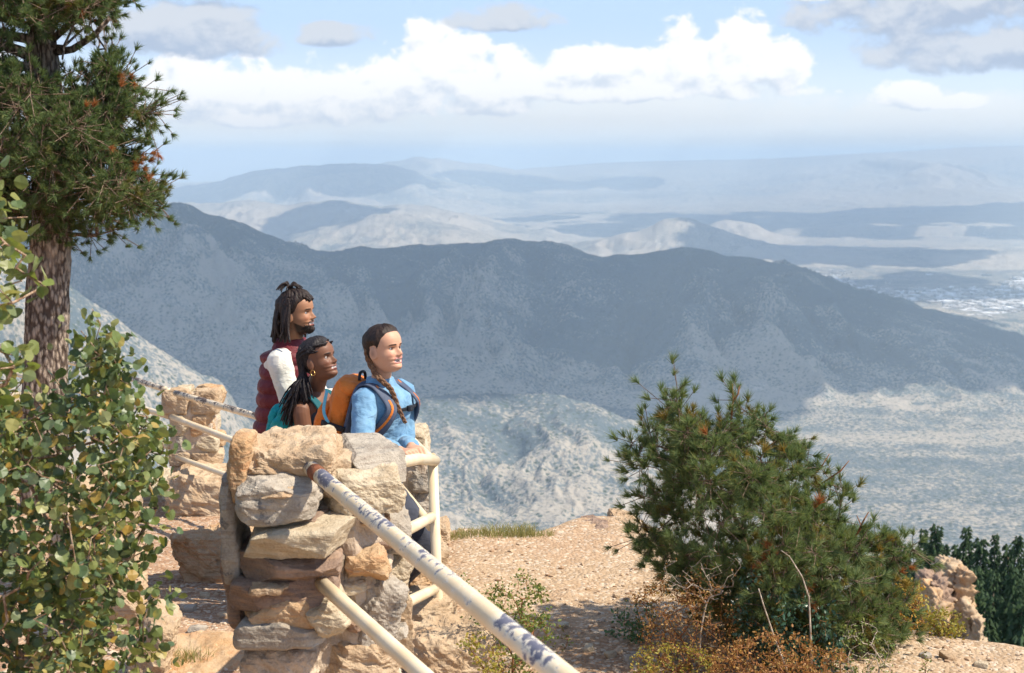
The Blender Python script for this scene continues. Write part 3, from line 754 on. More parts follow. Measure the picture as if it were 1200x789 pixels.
def build_gravel():
    rng = np.random.default_rng(77)
    n = 26000
    y = 5.4 + 7.5 * rng.random(n) ** 1.25; x = rng.uniform(-.30, .40, n) * y * 1.0
    keep = (y < np.interp(x, EDX, EDY) + .1) & (x < 2.9); x, y = x[keep], y[keep]; n = len(x)
    dens = fbm(x * 1.3, y * 1.3, oct=3, seed=4) + .3 * fbm(x * 6, y * 6, oct=2, seed=6); keep = dens > rng.uniform(-.6, .35, n); x, y = x[keep], y[keep]; n = len(x)
    s = rng.lognormal(math.log(.0065), .5, n); s = np.clip(s, .003, .03)
    z = gz(x, y)
    bm = bmesh.new(); bmesh.ops.create_icosphere(bm, subdivisions=1, radius=1); T = np.array([v.co[:] for v in bm.verts]); TF = np.array([[v.index for v in f.verts] for f in bm.faces]); bm.free()
    J = 1 + rng.uniform(-.35, .35, (n, len(T), 1))
    V = T[None] * J * np.stack([s, s * rng.uniform(.6, 1, n), s * rng.uniform(.35, .7, n)], -1)[:, None]
    a = rng.uniform(0, 6.28, n); c, sn = np.cos(a)[:, None], np.sin(a)[:, None]
    V = np.stack([V[..., 0] * c - V[..., 1] * sn + x[:, None], V[..., 0] * sn + V[..., 1] * c + y[:, None], V[..., 2] + (z + s * .12)[:, None]], -1)
    F = (TF[None] + (np.arange(n) * len(T))[:, None, None]).reshape(-1, 3)
    m, t = mat_new('gravel_stones'); g = t.new('ShaderNodeNewGeometry')
    t.put(t.b.inputs['Base Color'], t.ramp(g.outputs['Random Per Island'], [(0, (.28, .17, .10)), (.3, (.42, .29, .18)), (.6, (.50, .38, .26)), (.9, (.60, .50, .39)), (1, (.36, .30, .25))]))
    t.b.inputs['Roughness'].default_value = .9
    o = mesh_np('gravel', V.reshape(-1, 3), F, m, smooth=False)
    tag(o, 'loose tan gravel strewn over the overlook', 'gravel', kind='stuff')
build_gravel()

# ------------------------------------------------------------------ vegetation
def inpoly(px_, py_, poly):
    poly = np.asarray(poly, float); ins = np.zeros(len(px_), bool); n = len(poly); j = n - 1
    for i in range(n):
        xi, yi = poly[i]; xj, yj = poly[j]
        c = ((yi > py_) != (yj > py_)) & (px_ < (xj - xi) * (py_ - yi) / (yj - yi + 1e-12) + xi)
        ins ^= c; j = i
    return ins
def edge_dist(px_, py_, poly):
    poly = np.asarray(poly, float); d = np.full(len(px_), 1e9)
    for i in range(len(poly)):
        a, b = poly[i - 1], poly[i]; ab = b - a
        t = np.clip(((px_ - a[0]) * ab[0] + (py_ - a[1]) * ab[1]) / (ab @ ab + 1e-9), 0, 1)
        d = np.minimum(d, np.hypot(px_ - a[0] - t * ab[0], py_ - a[1] - t * ab[1]))
    return d
def P_np(x, y, Y):
    u = (x - 600) / FPX; v = (y - 394.5) / FPX
    dy = math.cos(TH) - v * math.sin(TH); dz = -math.sin(TH) - v * math.cos(TH)
    s = Y / dy
    return np.stack([u * s, Y + 0 * u, CZ + dz * s], -1)
def grow_pts(poly, n, Y, depth, rng, clump=0, holes=(), edge_bias=0):
    """points through the volume of a crown whose front outline is poly"""
    poly = np.asarray(poly, float); lo, hi = poly.min(0), poly.max(0)
    out = []
    mx = 1
    while sum(len(o) for o in out) < n:
        a = rng.uniform(lo, hi, (n * 4, 2)); k = inpoly(a[:, 0], a[:, 1], poly)
        for h in holes: k &= ~inpoly(a[:, 0], a[:, 1], h)
        if clump:
            f = fbm(a[:, 0] / clump, a[:, 1] / clump, oct=3, seed=int(rng.integers(1e4))); k &= f > rng.uniform(-.55, .12, len(a))
        a = a[k]; e = edge_dist(a[:, 0], a[:, 1], poly)
        if edge_bias: kk = rng.random(len(a)) < np.clip(1 - e / edge_bias, .25, 1); a = a[kk]; e = e[kk]
        emax = max(e.max(), 1) if len(e) else 1
        if len(a) == 0: continue
        sc = np.sqrt(np.clip(e / (emax * .6), .04, 1))
        dd = rng.uniform(-1, 1, len(a)); dd = np.sign(dd) * np.abs(dd) ** .7 * depth * sc
        out.append(P_np(a[:, 0], a[:, 1], Y + dd))
    return np.concatenate(out)[:n]
def skeleton(tips, roots, trunk_pts, rng, up=.15, seglen=.12, wig=.25):
    """join each tip to the nearest part of the growing frame; returns node positions, parents and tip node ids"""
    nodes = [tuple(p) for p in trunk_pts]; par = [-1] + list(range(len(trunk_pts) - 1)) if roots is None else list(roots)
    order = np.argsort(np.min(np.linalg.norm(tips[:, None] - np.array(trunk_pts)[None], axis=2), axis=1))
    N = np.zeros((len(nodes) + len(tips) * 14, 3)); N[:len(nodes)] = nodes; n = len(nodes); tipid = []
    pdepth = list(range(len(trunk_pts)))
    for ti in order:
        T = tips[ti]; dv = T - N[:n]; dist = np.linalg.norm(dv, axis=1) + np.maximum(0, -dv[:, 2]) * .7
        j = int(np.argmin(dist)); L = np.linalg.norm(T - N[j]); k = int(np.clip(round(L / seglen), 1, 12))
        prev = j; off = rng.normal(size=3) * L * wig * .25; base = N[j].copy()
        for s in range(1, k + 1):
            t = s / k; p = base + (T - base) * t + off * math.sin(math.pi * t) * (1 if k > 1 else 0) + np.array([0, 0, -1]) * up * L * math.sin(math.pi * t) * .5
            N[n] = p; par.append(prev); prev = n; n += 1
            if n >= len(N) - 2: break
        tipid.append(prev)
        if n >= len(N) - 14: break
    return N[:n], np.array(par), np.array(tipid)
def branch_mesh(N, par, rtip, rmax, power=.42, seg=5, rad_min=None, trunk_r=None):
    n = len(N); cnt = np.zeros(n)
    kids = np.bincount(par[par >= 0], minlength=n)
    cnt[kids == 0] = 1
    for i in range(n - 1, -1, -1):
        if par[i] >= 0: cnt[par[i]] += max(cnt[i], 1)
    r = np.minimum(rtip * np.maximum(cnt, 1) ** power, rmax)
    if trunk_r is not None: r[:len(trunk_r)] = trunk_r
    idx = np.where(par >= 0)[0]
    A, B = N[par[idx]], N[idx]; ra, rb = np.minimum(r[par[idx]], r[idx] * 1.5), r[idx]
    if trunk_r is not None:
        k = idx < len(trunk_r); ra[k] = r[par[idx]][k]
    d = B - A; L = np.linalg.norm(d, axis=1)[:, None] + 1e-9; d = d / L
    ref = np.where(np.abs(d[:, 2:3]) < .9, np.array([[0, 0, 1.0]]), np.array([[1.0, 0, 0]]))
    u = np.cross(d, ref); u /= np.linalg.norm(u, axis=1)[:, None]; v = np.cross(d, u)
    out = []
    A2 = A - d * (ra * .4)[:, None]; B2 = B + d * (rb * .4)[:, None]
    for q, rr in ((A2, ra), (B2, rb)):
        for k in range(seg):
            a = 2 * math.pi * k / seg
            out.append(q + (u * math.cos(a) + v * math.sin(a)) * rr[:, None])
    V = np.stack(out, 1)
    F = np.array([(k, (k + 1) % seg, seg + (k + 1) % seg, seg + k) for k in range(seg)])
    F = (F[None] + (np.arange(len(idx)) * 2 * seg)[:, None, None]).reshape(-1, 4)
    return V.reshape(-1, 3), F
def rot_to(dirs, rng, spin=True):
    """(n,3,3) matrices whose z axis is dirs"""
    d = dirs / (np.linalg.norm(dirs, axis=1)[:, None] + 1e-9)
    r = rng.normal(size=d.shape); x = np.cross(r, d); x /= np.linalg.norm(x, axis=1)[:, None] + 1e-9; y = np.cross(d, x)
    return np.stack([x, y, d], -1)
def scatter(TV, TF, pos, R, sc):
    """copies of a template: TV (m,3), TF (k,q)"""
    V = np.einsum('nij,mj->nmi', R, TV) * sc[:, None, None] + pos[:, None]
    F = (TF[None] + (np.arange(len(pos)) * len(TV))[:, None, None]).reshape(-1, TF.shape[1])
    return V.reshape(-1, 3), F
def tuft_template(n, L, wd, rng, shoot=.5):
    """a brush of pine needles round the end of a shoot along +z"""
    V = []; F = []
    for i in range(n):
        z0 = -shoot * L * rng.random() ** .8; a = rng.uniform(0, 6.283); op = rng.uniform(.35, 1.15) * (1 - .3 * (z0 + shoot * L) / (shoot * L))
        d = np.array([math.cos(a) * math.sin(op), math.sin(a) * math.sin(op), math.cos(op)])
        s = np.cross(d, rng.normal(size=3)); s /= np.linalg.norm(s)
        l = L * rng.uniform(.75, 1.1); b = np.array([0, 0, z0]); k = len(V)
        V += [b - s * wd / 2, b + s * wd / 2, b + d * l + np.array([0, 0, .08 * L])]; F += [(k, k + 1, k + 2)]
    return np.array(V), np.array(F)

def m_leaf(name, cols, tr=.3, rough=.55, spec=.35, nscale=3.0, ncol=None, nlo=.55, nhi=.7):
    """leaf or needle colours vary leaf by leaf and clump by clump"""
    m, t = mat_new(name); g = t.new('ShaderNodeNewGeometry')
    k = len(cols)
    c = t.ramp(g.outputs['Random Per Island'], [(i / max(k - 1, 1), x) for i, x in enumerate(cols)])
    if ncol:
        n1 = t.noise(g.outputs['Position'], nscale, 3, .6)
        c = t.mix(t.step(n1, nlo, nhi, 0, .85), c, ncol)
    t.put(t.b.inputs['Base Color'], c); t.b.inputs['Roughness'].default_value = rough; t.b.inputs['Specular IOR Level'].default_value = spec
    if tr:
        tl = t.new('ShaderNodeBsdfTranslucent'); t.put(tl.inputs[0], t.mix(.5, c, t.vm('MULTIPLY', c, (1.5, 1.4, .6))))
        ms = t.new('ShaderNodeMixShader'); ms.inputs[0].default_value = tr
        t.l.new(t.b.outputs[0], ms.inputs[1]); t.l.new(tl.outputs[0], ms.inputs[2]); t.l.new(ms.outputs[0], t.out.inputs[0])
    return m
def m_bark(name, c1, c2, scale=1.0, b=.02):
    m, t = mat_new(name); tc_ = t.new('ShaderNodeNewGeometry'); v = t.vm('MULTIPLY', tc_.outputs['Position'], (1, 1, .38))
    a = t.vor(v, 34 * scale, 'F1', 1, 'Distance'); n = t.noise(v, 30 * scale, 5, .65, .6); n2 = t.noise(v, 9 * scale, 4, .6)
    f = t.m('ADD', t.m('MULTIPLY', a, .75), t.m('MULTIPLY', n, .7))
    c = t.mix(t.step(f, .55, .85), c2, c1); c = t.mix(t.step(n2, .5, .7, 0, .4), c, tuple(x * 1.5 for x in c2))
    t.put(t.b.inputs['Base Color'], c); t.b.inputs['Roughness'].default_value = .95; t.b.inputs['Specular IOR Level'].default_value = .1
    h = t.m('SUBTRACT', 1.0, f); bump(t, h, 1.0, b)
    return m
M_BARK = m_bark('pine_bark', (.10, .072, .055), (.40, .32, .25), 1.0, .035)
M_TWIG = m_bark('twig_bark', (.12, .08, .055), (.26, .19, .14), 3.0, .004)
M_REDTWIG = m_bark('red_twig', (.17, .075, .035), (.33, .16, .075), 3.0, .003)
M_PALE = m_bark('dead_stem', (.30, .24, .18), (.50, .42, .33), 3.0, .003)
M_NEED = m_leaf('pine_needles', [(.068, .112, .045), (.100, .155, .055), (.140, .195, .062), (.088, .138, .062), (.21, .23, .08)], .25, .6, .2, 2.2, (.17, .15, .035), .56, .70)
M_NEEDB = m_leaf('bush_pine_needles', [(.088, .140, .060), (.13, .19, .068), (.19, .24, .085), (.11, .175, .080), (.30, .31, .11)], .3, .6, .2, 5.0, (.27, .17, .03), .56, .66)
M_DEADN = m_leaf('dead_needles', [(.36, .12, .04), (.44, .17, .06), (.28, .09, .03), (.30, .17, .06)], .3)
M_DEADP = m_leaf('pale_dead_needles', [(.42, .26, .16), (.50, .34, .22), (.36, .20, .12)], .3)

def pine(root, tips, trunk, trunk_r, rng, L, wd, needles, per_tip, spread, seglen, rtip, need_mat, dead_frac, scv=(.75, 1.2), power=.42, rmax=.05, up=.1, dead_spots=(), bare_mat=M_TWIG, wig=.5):
    N, par, tid = skeleton(tips, None, trunk, rng, up, seglen, wig)
    V, F = branch_mesh(N, par, rtip, rmax, power, 5)
    nt = len(trunk)
    # needle brushes near every tip
    base = N[tid]; pdir = N[tid] - N[par[tid]]; pdir /= np.linalg.norm(pdir, axis=1)[:, None] + 1e-9
    n = len(tid)
    pos = np.repeat(base, per_tip, 0); dr = np.repeat(pdir, per_tip, 0)
    first = np.tile(np.arange(per_tip), n) == 0
    off = rng.normal(size=pos.shape) * spread; off[first] = 0
    pos2 = pos + off; out = dr * .9 + off / spread * .55 + np.array([0, 0, .55]) + rng.normal(size=pos.shape) * .2
    # the side shoots that carry them
    SA = pos[~first] - dr[~first] * spread * .6; SB = pos2[~first]
    TA = np.concatenate([SA, SB]); sp_ = np.concatenate([np.full(len(SA), -1), np.arange(len(SA))])
    V2, F2 = branch_mesh(TA, sp_, rtip * .8, rtip, .1, 4)
    bv = np.concatenate([V, V2]); bf = np.concatenate([F, F2 + len(V)])
    mesh_np('branches', local(bv, root), bf, bare_mat, root)
    R = rot_to(out, rng); sc = rng.uniform(*scv, len(pos2))
    dead = np.repeat(rng.random(n) < dead_frac, per_tip)
    for (c, r) in dead_spots: dead |= (np.linalg.norm(pos2 - np.array(c), axis=1) < r)
    VV = []; FF = []; MI = []; off_ = 0
    vi = rng.integers(0, 4, len(pos2))
    for k in range(4):
        TV, TF = tuft_template(needles, L, wd, rng)
        for dflag in (0, 1):
            s = (vi == k) & (dead == bool(dflag))
            if not s.any(): continue
            v, f = scatter(TV, TF, pos2[s], R[s], sc[s]); VV.append(v); FF.append(f + off_); off_ += len(v); MI.append(np.full(len(f), dflag))
    mesh_np('needles', local(np.concatenate(VV), root), np.concatenate(FF), [need_mat, M_DEADN], root, smooth=False, midx=np.concatenate(MI))
    return N, par, tid

# the pine bush on the right
def pine_bush():
    rng = np.random.default_rng(31)
    b = P(905, 790, 6.75); root = thing('pine_bush', (b.x, b.y, gzz(b.x, b.y)), 'bushy young pine with long blue-green needle tufts growing at the cliff edge', 'pine bush')
    poly = [(748, 520), (768, 505), (772, 478), (788, 470), (812, 482), (832, 492), (858, 478), (880, 488), (905, 498), (925, 512), (938, 540), (960, 556), (975, 590), (1000, 622), (1030, 632),
            (1068, 640), (1058, 668), (1070, 705), (1058, 745), (1020, 775), (950, 782), (885, 775), (842, 730), (800, 690), (778, 668), (752, 640), (745, 622), (775, 620), (782, 602), (758, 590), (775, 560)]
    poly = [(905 + (x - 905) * (.93 if x > 905 else .97), 630 + (y - 630) * .95) for x, y in poly]
    tips = grow_pts(poly, 540, 6.85, .55, rng, 17)
    lobes = [P_np(np.array(a), np.array(b_), np.array(c)) for a, b_, c in [([738, 745, 752, 742, 765, 760], [512, 528, 545, 548, 520, 500], [6.7] * 6), ([788, 800, 775, 795], [463, 452, 480, 475], [6.7] * 4),
             ([860, 866, 882, 896], [462, 478, 487, 497], [6.8] * 4), ([940, 952, 975, 990, 985], [535, 545, 562, 572, 590], [6.75] * 5), ([744, 752, 762, 748], [618, 630, 640, 635], [6.7] * 4),
             ([1030, 1050, 1068, 1072, 1065], [630, 632, 640, 650, 700], [6.8] * 5), ([1060, 1045], [740, 752], [6.7] * 2), ([748, 768], [580, 585], [6.7] * 2)]]
    tips = np.concatenate([tips] + lobes)
    g0_ = np.array([b.x, b.y, gzz(b.x, b.y) - .05])
    hub = P_np(np.array([900, 898, 890, 868, 840]), np.array([775, 740, 690, 620, 560]), np.array([6.9] * 5))
    trunk = np.concatenate([g0_[None], hub])
    spots = [(P(883, 565, 6.22), .05), (P(868, 566, 6.22), .035), (P(975, 586, 6.6), .045), (P(965, 592, 6.6), .04), (P(1066, 668, 6.7), .05), (P(1060, 690, 6.7), .04), (P(830, 500, 6.5), .03)]
    pine(root, tips, trunk, None, rng, .050, .0032, 58, 8, .055, .09, .0019, M_NEEDB, .006, (.75, 1.2), .40, .035, .1, spots)
    # bare tips sticking out
    bare = []
    for pts in ([(950, 560), (962, 548), (972, 532)], [(958, 570), (985, 552), (995, 540)], [(1005, 625), (1012, 610), (1018, 600)], [(1000, 632), (1010, 618), (1004, 604)], [(857, 492), (859, 465), (858, 450)], [(859, 470), (865, 462), (867, 452)]):
        bare.append([P(x, y, 6.75) for x, y in pts])
    for k, bp in enumerate(bare): tube('bare_twig', bp, .003, M_REDTWIG, root, 6, taper=[.005, .004, .0018])
    return root
pine_bush()

# the big pine on the left
def big_pine():
    rng = np.random.default_rng(12)
    b = P(50, 600, 12.0); zb = gzz(b.x, 12.0)
    root = thing('pine_tree', (b.x, 12.0, zb), 'big dark pine with furrowed trunk and a few orange dead needle sprays', 'pine tree')
    tp = [(50, 640, .20), (50, 560, .185), (52, 470, .17), (54, 400, .165), (57, 330, .155), (60, 280, .145), (62, 200, .13), (56, 120, .12), (50, 60, .11), (46, 0, .10), (44, -80, .085), (44, -180, .06), (46, -280, .03), (46, -330, .01)]
    # furrowed trunk
    n = 120; seg = 64
    ys = np.linspace(640, -330, n); xs = np.interp(ys, [t[1] for t in tp][::-1], [t[0] for t in tp][::-1]); rr = np.interp(ys, [t[1] for t in tp][::-1], [t[2] for t in tp][::-1])
    C0 = P_np(xs, ys, np.full(n, 12.0)); a = np.linspace(0, 2 * math.pi, seg, endpoint=False)
    A, Zi = np.meshgrid(a, C0[:, 2])
    fur = ridged(A * 4.5 + fbm(A * 3, Zi * 2, oct=2, seed=4) * .5, Zi * 1.5, 4, 6) * .026 + .012 * fbm(np.cos(A) * 14, np.sin(A) * 14, Zi * 10, 3, 8)
    Rr = rr[:, None] * (1 + .06 * np.sin(A * 2 + Zi)) + fur
    V = np.stack([C0[:, 0][:, None] + np.cos(A) * Rr, C0[:, 1][:, None] + np.sin(A) * Rr, Zi], -1)
    i = np.arange(n * seg).reshape(n, seg); j = np.roll(i, -1, 1)
    F = np.stack([i[:-1], j[:-1], j[1:], i[1:]], -1).reshape(-1, 4)
    mesh_np('trunk', local(V.reshape(-1, 3), root), F, M_BARK, root)
    poly = [(-190, -250), (60, -330), (130, -180), (140, -60), (130, 0), (134, 22), (112, 38), (124, 55), (142, 62), (140, 90), (146, 102), (130, 110), (160, 120), (174, 132), (158, 144), (148, 152), (152, 176), (166, 190),
            (158, 205), (174, 218), (180, 236), (164, 248), (144, 246), (122, 256), (100, 264), (86, 250), (66, 266), (30, 260), (0, 264), (-60, 285), (-190, 275)]
    hole = [(28, 24), (60, 20), (112, 18), (134, 40), (118, 72), (70, 100), (20, 92), (0, 80), (0, 40)]
    hole2 = [(10, 180), (32, 178), (30, 196), (12, 194)]
    hole3 = [(-2, 30), (34, 34), (34, 74), (-2, 92)]
    tips = grow_pts(poly, 2500, 12.0, 1.35, rng, 34, (hole, hole2, hole3))
    lobes = P_np(np.array([180, 186, 178, 186, 190, 186, 178, 172, 140, 114, 106, 60, 72]), np.array([128, 133, 140, 222, 238, 246, 252, 205, 268, 276, 272, 278, 274]), np.full(13, 12.0) + rng.normal(size=13) * .2)
    # some thin sprays inside the open part
    inh = grow_pts(hole, 26, 12.3, .8, rng)
    tips = np.concatenate([tips, lobes])
    trunk = C0[8:][::6]
    spots = [(P(*p, Y_), r) for p, Y_, r in [((115, 117), 11.0, .13), ((142, 173), 11.0, .13), ((172, 195), 11.6, .13), ((150, 85), 11.6, .12), ((138, 93), 11.4, .09), ((86, 2), 11.3, .13), ((100, 112), 10.9, .09), ((5, 18), 11.2, .12), ((60, 95), 10.9, .08), ((178, 186), 11.8, .1)]]
    pine(root, tips, trunk, None, rng, .068, .0060, 50, 9, .11, .28, .0040, M_NEED, .004, (.8, 1.2), .46, .07, .25, spots, M_TWIG)
    # bare grey limbs in the open part of the crown
    V2 = []; 
    N, par, tid = skeleton(inh, None, C0[60:100:6], rng, .1, .2, .8)
    v, f = branch_mesh(N, par, .008, .045, .5, 6); mesh_np('bare_limbs', local(v, root), f, m_bark('grey_limb', (.10, .08, .065), (.27, .23, .20), 2, .01), root)
    for pts, r in (([(54, 58), (30, 45), (0, 40), (-40, 30)], .05), ([(56, 70), (28, 62), (0, 52), (-40, 50)], .06), ([(56, 80), (30, 78), (0, 72), (-30, 74)], .045), ([(60, 62), (85, 58), (110, 42), (128, 22)], .035), ([(58, 50), (80, 30), (96, 20)], .03)):
        pp = [P(x, y, 12.0 - .1 * q) for q, (x, y) in enumerate(pts)]
        tube('limb', pp, r, M_BARK, root, 10, taper=[r, r * .85, r * .7, r * .45][:len(pp)])
big_pine()

# leafy plants ------------------------------------------------------
def leaf_template(kind, L):
    if kind == 'round':      # aspen: round blade with a small point, on its stalk along +z
        k = 10; V = [(0, 0, .95 * L)]; a = np.linspace(-math.pi / 2, 1.5 * math.pi, k, endpoint=False)
        for q in a:
            x = math.cos(q) * L * .52; z = math.sin(q) * L * .47 + .95 * L; V.append((x, -abs(x) * .22 + .03 * L * math.sin(3 * q), z + (.09 * L if abs(q - math.pi / 2) < .1 else 0)))
        V += [(-.012 * L, 0, 0), (.012 * L, 0, 0), (.0, 0, .5 * L)]
        F = [(0, 1 + i, 1 + (i + 1) % k) for i in range(k)] + [(k + 1, k + 2, k + 3)]
    else:                    # small pointed oval
        w_ = L * .30; V = [(0, 0, 0), (w_, -w_ * .25, L * .35), (w_ * .7, -w_ * .15, L * .7), (0, 0, L), (-w_ * .7, -w_ * .15, L * .7), (-w_, -w_ * .25, L * .35), (0, w_ * .1, L * .5)]
        F = [(6, i, (i + 1) % 6) for i in range(6)]
    return np.array(V), np.array(F)
def shrub(name, label, cat, poly, base, n_tips, Y, depth, leaf, leaf_L, per, spread, leaf_mat, twig_mat, seed, rtip=.0014, rmax=.012, seglen=.08, clump=18, hang=-.2, roots=1, group=None, wig=.6, scv=(.6, 1.15), extra=None, edge_bias=0):
    rng = np.random.default_rng(seed)
    bp = P(base[0], base[1], Y); z = gzz(bp.x, bp.y)
    root = thing(name, (bp.x, bp.y, z), label, cat, group)
    tips = grow_pts(poly, n_tips, Y, depth, rng, clump, edge_bias=edge_bias)
    if extra is not None: tips = np.concatenate([tips, extra])
    c = tips.mean(0); g_ = np.array([bp.x, bp.y, z - .04])
    trunk = np.stack([g_, g_ + (c - g_) * .25, g_ + (c - g_) * .5])
    if g_[2] > c[2] - .12: trunk = np.stack([g_, g_ + np.array([0, 0, .04])])
    N, par, tid = skeleton(tips, None, trunk, rng, .05, seglen, wig)
    V, F = branch_mesh(N, par, rtip, rmax, .42, 5)
    o = mesh_np('stems', local(V, root), F, twig_mat, root)
    if per and leaf_mat is not None:
        base_ = np.repeat(N[tid], per, 0); prev = np.repeat(N[par[tid]], per, 0); t_ = rng.random(len(base_))[:, None] * 1.2
        pos = base_ + (prev - base_) * t_ + rng.normal(size=base_.shape) * spread
        dr = rng.normal(size=pos.shape) + np.array([0, 0, hang])
        R = rot_to(dr, rng); sc = rng.uniform(*scv, len(pos))
        TV, TF = leaf_template(leaf, leaf_L); v, f = scatter(TV, TF, pos, R, sc)
        mesh_np('leaves', local(v, root), f, leaf_mat, root, smooth=False)
    return root
M_ASP = m_leaf('aspen_leaves', [(.065, .11, .045), (.095, .15, .05), (.16, .20, .05), (.08, .13, .07), (.23, .25, .06), (.11, .16, .06), (.12, .165, .085), (.34, .33, .11), (.38, .23, .05)], .28, .42, .45, 6.0, (.30, .24, .04), .62, .70)
M_ASPY = m_leaf('young_aspen_leaves', [(.12, .18, .05), (.20, .25, .06), (.10, .15, .07), (.32, .33, .12), (.15, .19, .06), (.26, .26, .07)], .35, .42, .45)
M_ASPT = m_bark('aspen_twig', (.22, .13, .08), (.42, .31, .22), 3, .003)
asp_poly = [(-90, 430), (-20, 440), (20, 445), (60, 470), (95, 430), (88, 395), (118, 392), (142, 420), (148, 462), (180, 492), (195, 520), (178, 560), (184, 600), (180, 640), (150, 672), (186, 690), (190, 712), (165, 740), (190, 765), (175, 800), (120, 840), (-90, 860)]
ex = P_np(np.array([108, 95, 118, 140, 136, 150, 172, 192, 120, 60]), np.array([362, 388, 380, 395, 412, 450, 488, 505, 470, 440]), np.array([4.3, 4.2, 4.25, 4.2, 4.2, 4.2, 4.25, 4.2, 4.2, 4.3]))
shrub('aspen_shrub', 'large shrub of round green aspen leaves filling the lower left corner', 'shrub', asp_poly, (60, 960), 800, 4.3, .45, 'round', .034, 8, .032, M_ASP, M_ASPT, 41, .0016, .014, .10, 30, -.5, extra=ex, scv=(.45, 1.2))
yp = [(-60, 200), (-6, 205), (10, 232), (28, 245), (40, 262), (46, 300), (58, 335), (50, 362), (20, 372), (30, 430), (10, 470), (-60, 480)]
shrub('aspen_sapling', 'thin aspen sapling with yellow-green leaves in front of the pine trunk at the left edge', 'sapling', yp, (-50, 1000), 60, 4.0, .22, 'round', .046, 5, .028, M_ASPY, M_ASPT, 42, .0016, .009, .10, 26, -.4)
M_SHG = m_leaf('small_green_leaves', [(.08, .13, .03), (.13, .19, .04), (.18, .22, .05), (.24, .25, .05), (.10, .14, .04)], .3)
M_SHY = m_leaf('yellow_leaves', [(.28, .27, .04), (.38, .31, .05), (.20, .22, .05), (.42, .28, .05)], .3)
M_SHO = m_leaf('rusty_leaves', [(.30, .13, .04), (.40, .20, .06), (.24, .10, .035), (.46, .28, .09), (.26, .17, .05)], .3)
M_SHD = m_leaf('dark_broad_leaves', [(.035, .085, .045), (.05, .11, .06), (.08, .15, .09), (.04, .09, .06)], .2, .35, .5)
M_SHB = m_leaf('bluish_green_leaves', [(.07, .15, .07), (.11, .20, .08), (.09, .17, .10)], .3)
shrub('low_shrub', 'low olive-green shrub growing behind the nearest rail right of the corner post', 'shrub', [(532, 690), (545, 668), (560, 690), (590, 680), (612, 672), (640, 680), (635, 705), (650, 730), (662, 770), (655, 810), (560, 810), (570, 740)],
      (600, 815), 240, 6.35, .22, 'oval', .020, 9, .018, M_SHG, M_REDTWIG, 51, .0010, .006, .05, 14)
shrub('low_shrub', 'small sprig of yellow-green leaves at the foot of the corner post rocks', 'shrub', [(540, 740), (575, 742), (600, 790), (570, 810)], (575, 812), 50, 6.0, .1, 'oval', .02, 8, .02, M_SHY, M_REDTWIG, 52, .001, .005, .05)
shrub('small_shrub', 'small bright green leafy shrub left of the rusty dry bush', 'shrub', [(712, 742), (730, 702), (760, 698), (775, 730), (765, 762), (735, 768)], (755, 772), 90, 6.9, .14, 'oval', .022, 7, .016, M_SHB, M_REDTWIG, 53, .001, .005, .05, 12)
shrub('dry_bush', 'rusty brown dry bush in front of the pine bush', 'bush', [(735, 705), (765, 670), (790, 690), (815, 672), (850, 690), (865, 720), (860, 760), (880, 790), (790, 790), (745, 770), (752, 730)], (810, 795), 330, 6.35, .26, 'oval', .014, 9, .016, M_SHO, M_REDTWIG, 54, .0011, .007, .05, 12)
shrub('bare_bush', 'pale bare twigs standing over the rusty dry bush', 'bush', [(785, 690), (775, 660), (800, 655), (830, 640), (868, 655), (870, 680), (840, 705)], (818, 790), 90, 6.3, .2, 'oval', .012, 1, .012, M_SHO, M_PALE, 55, .0011, .005, .06, 0)
shrub('rusty_ground_shrub', 'low orange and rust coloured shrub along the bottom edge under the pine bush', 'shrub', [(830, 770), (870, 745), (905, 735), (940, 748), (975, 760), (1000, 770), (990, 810), (830, 815)], (900, 815), 300, 6.05, .25, 'oval', .017, 9, .016, M_SHO, M_REDTWIG, 56, .0011, .006, .05, 12)
shrub('yellow_shrub', 'low yellow-green shrub at the bottom edge left of the rusty shrub', 'shrub', [(740, 765), (780, 752), (830, 760), (850, 800), (740, 805)], (790, 812), 140, 6.15, .2, 'oval', .016, 8, .014, M_SHY, M_REDTWIG, 57, .001, .005, .05, 10)
shrub('ivy_shrub', 'dark green broad-leaved shrub in the shade of the pine bush', 'shrub', [(862, 700), (880, 672), (915, 690), (950, 700), (985, 715), (1000, 745), (990, 785), (900, 790), (868, 750)], (930, 800), 210, 6.35, .15, 'oval', .026, 9, .02, M_SHD, M_REDTWIG, 58, .001, .005, .05, 14)
shrub('olive_shrub', 'scrubby olive and grey shrub at the right foot of the pine bush', 'shrub', [(985, 740), (1010, 725), (1040, 745), (1045, 775), (1050, 800), (980, 800)], (1015, 805), 120, 6.25, .16, 'oval', .015, 5, .016, M_SHG, M_PALE, 59, .0012, .006, .05, 10)
shrub('autumn_shrub', 'yellow and orange autumn shrub behind the right side of the pine bush', 'shrub', [(1050, 700), (1062, 672), (1080, 690), (1082, 735), (1052, 742)], (1068, 745), 90, 6.95, .12, 'oval', .020, 8, .02, m_leaf('autumn_leaves', [(.50, .32, .06), (.55, .25, .05), (.40, .33, .07), (.30, .27, .05)], .3), M_REDTWIG, 60, .001, .005, .05, 0)
shrub('golden_shrub', 'golden green shrub on the slope in front of the rock outcrop', 'shrub', [(1078, 718), (1098, 712), (1122, 720), (1130, 745), (1080, 745)], (1105, 755), 110, 7.0, .12, 'oval', .020, 7, .018, M_SHY, M_REDTWIG, 61, .001, .005, .06, 0)
shrub('weed_sprig', 'single dry weed sprig at the bottom edge on the bright gravel', 'weed', [(1078, 765), (1088, 762), (1085, 789), (1078, 800)], (1080, 800), 16, 6.3, .04, 'oval', .016, 3, .01, M_SHG, M_REDTWIG, 62, .001, .003, .04, 0)
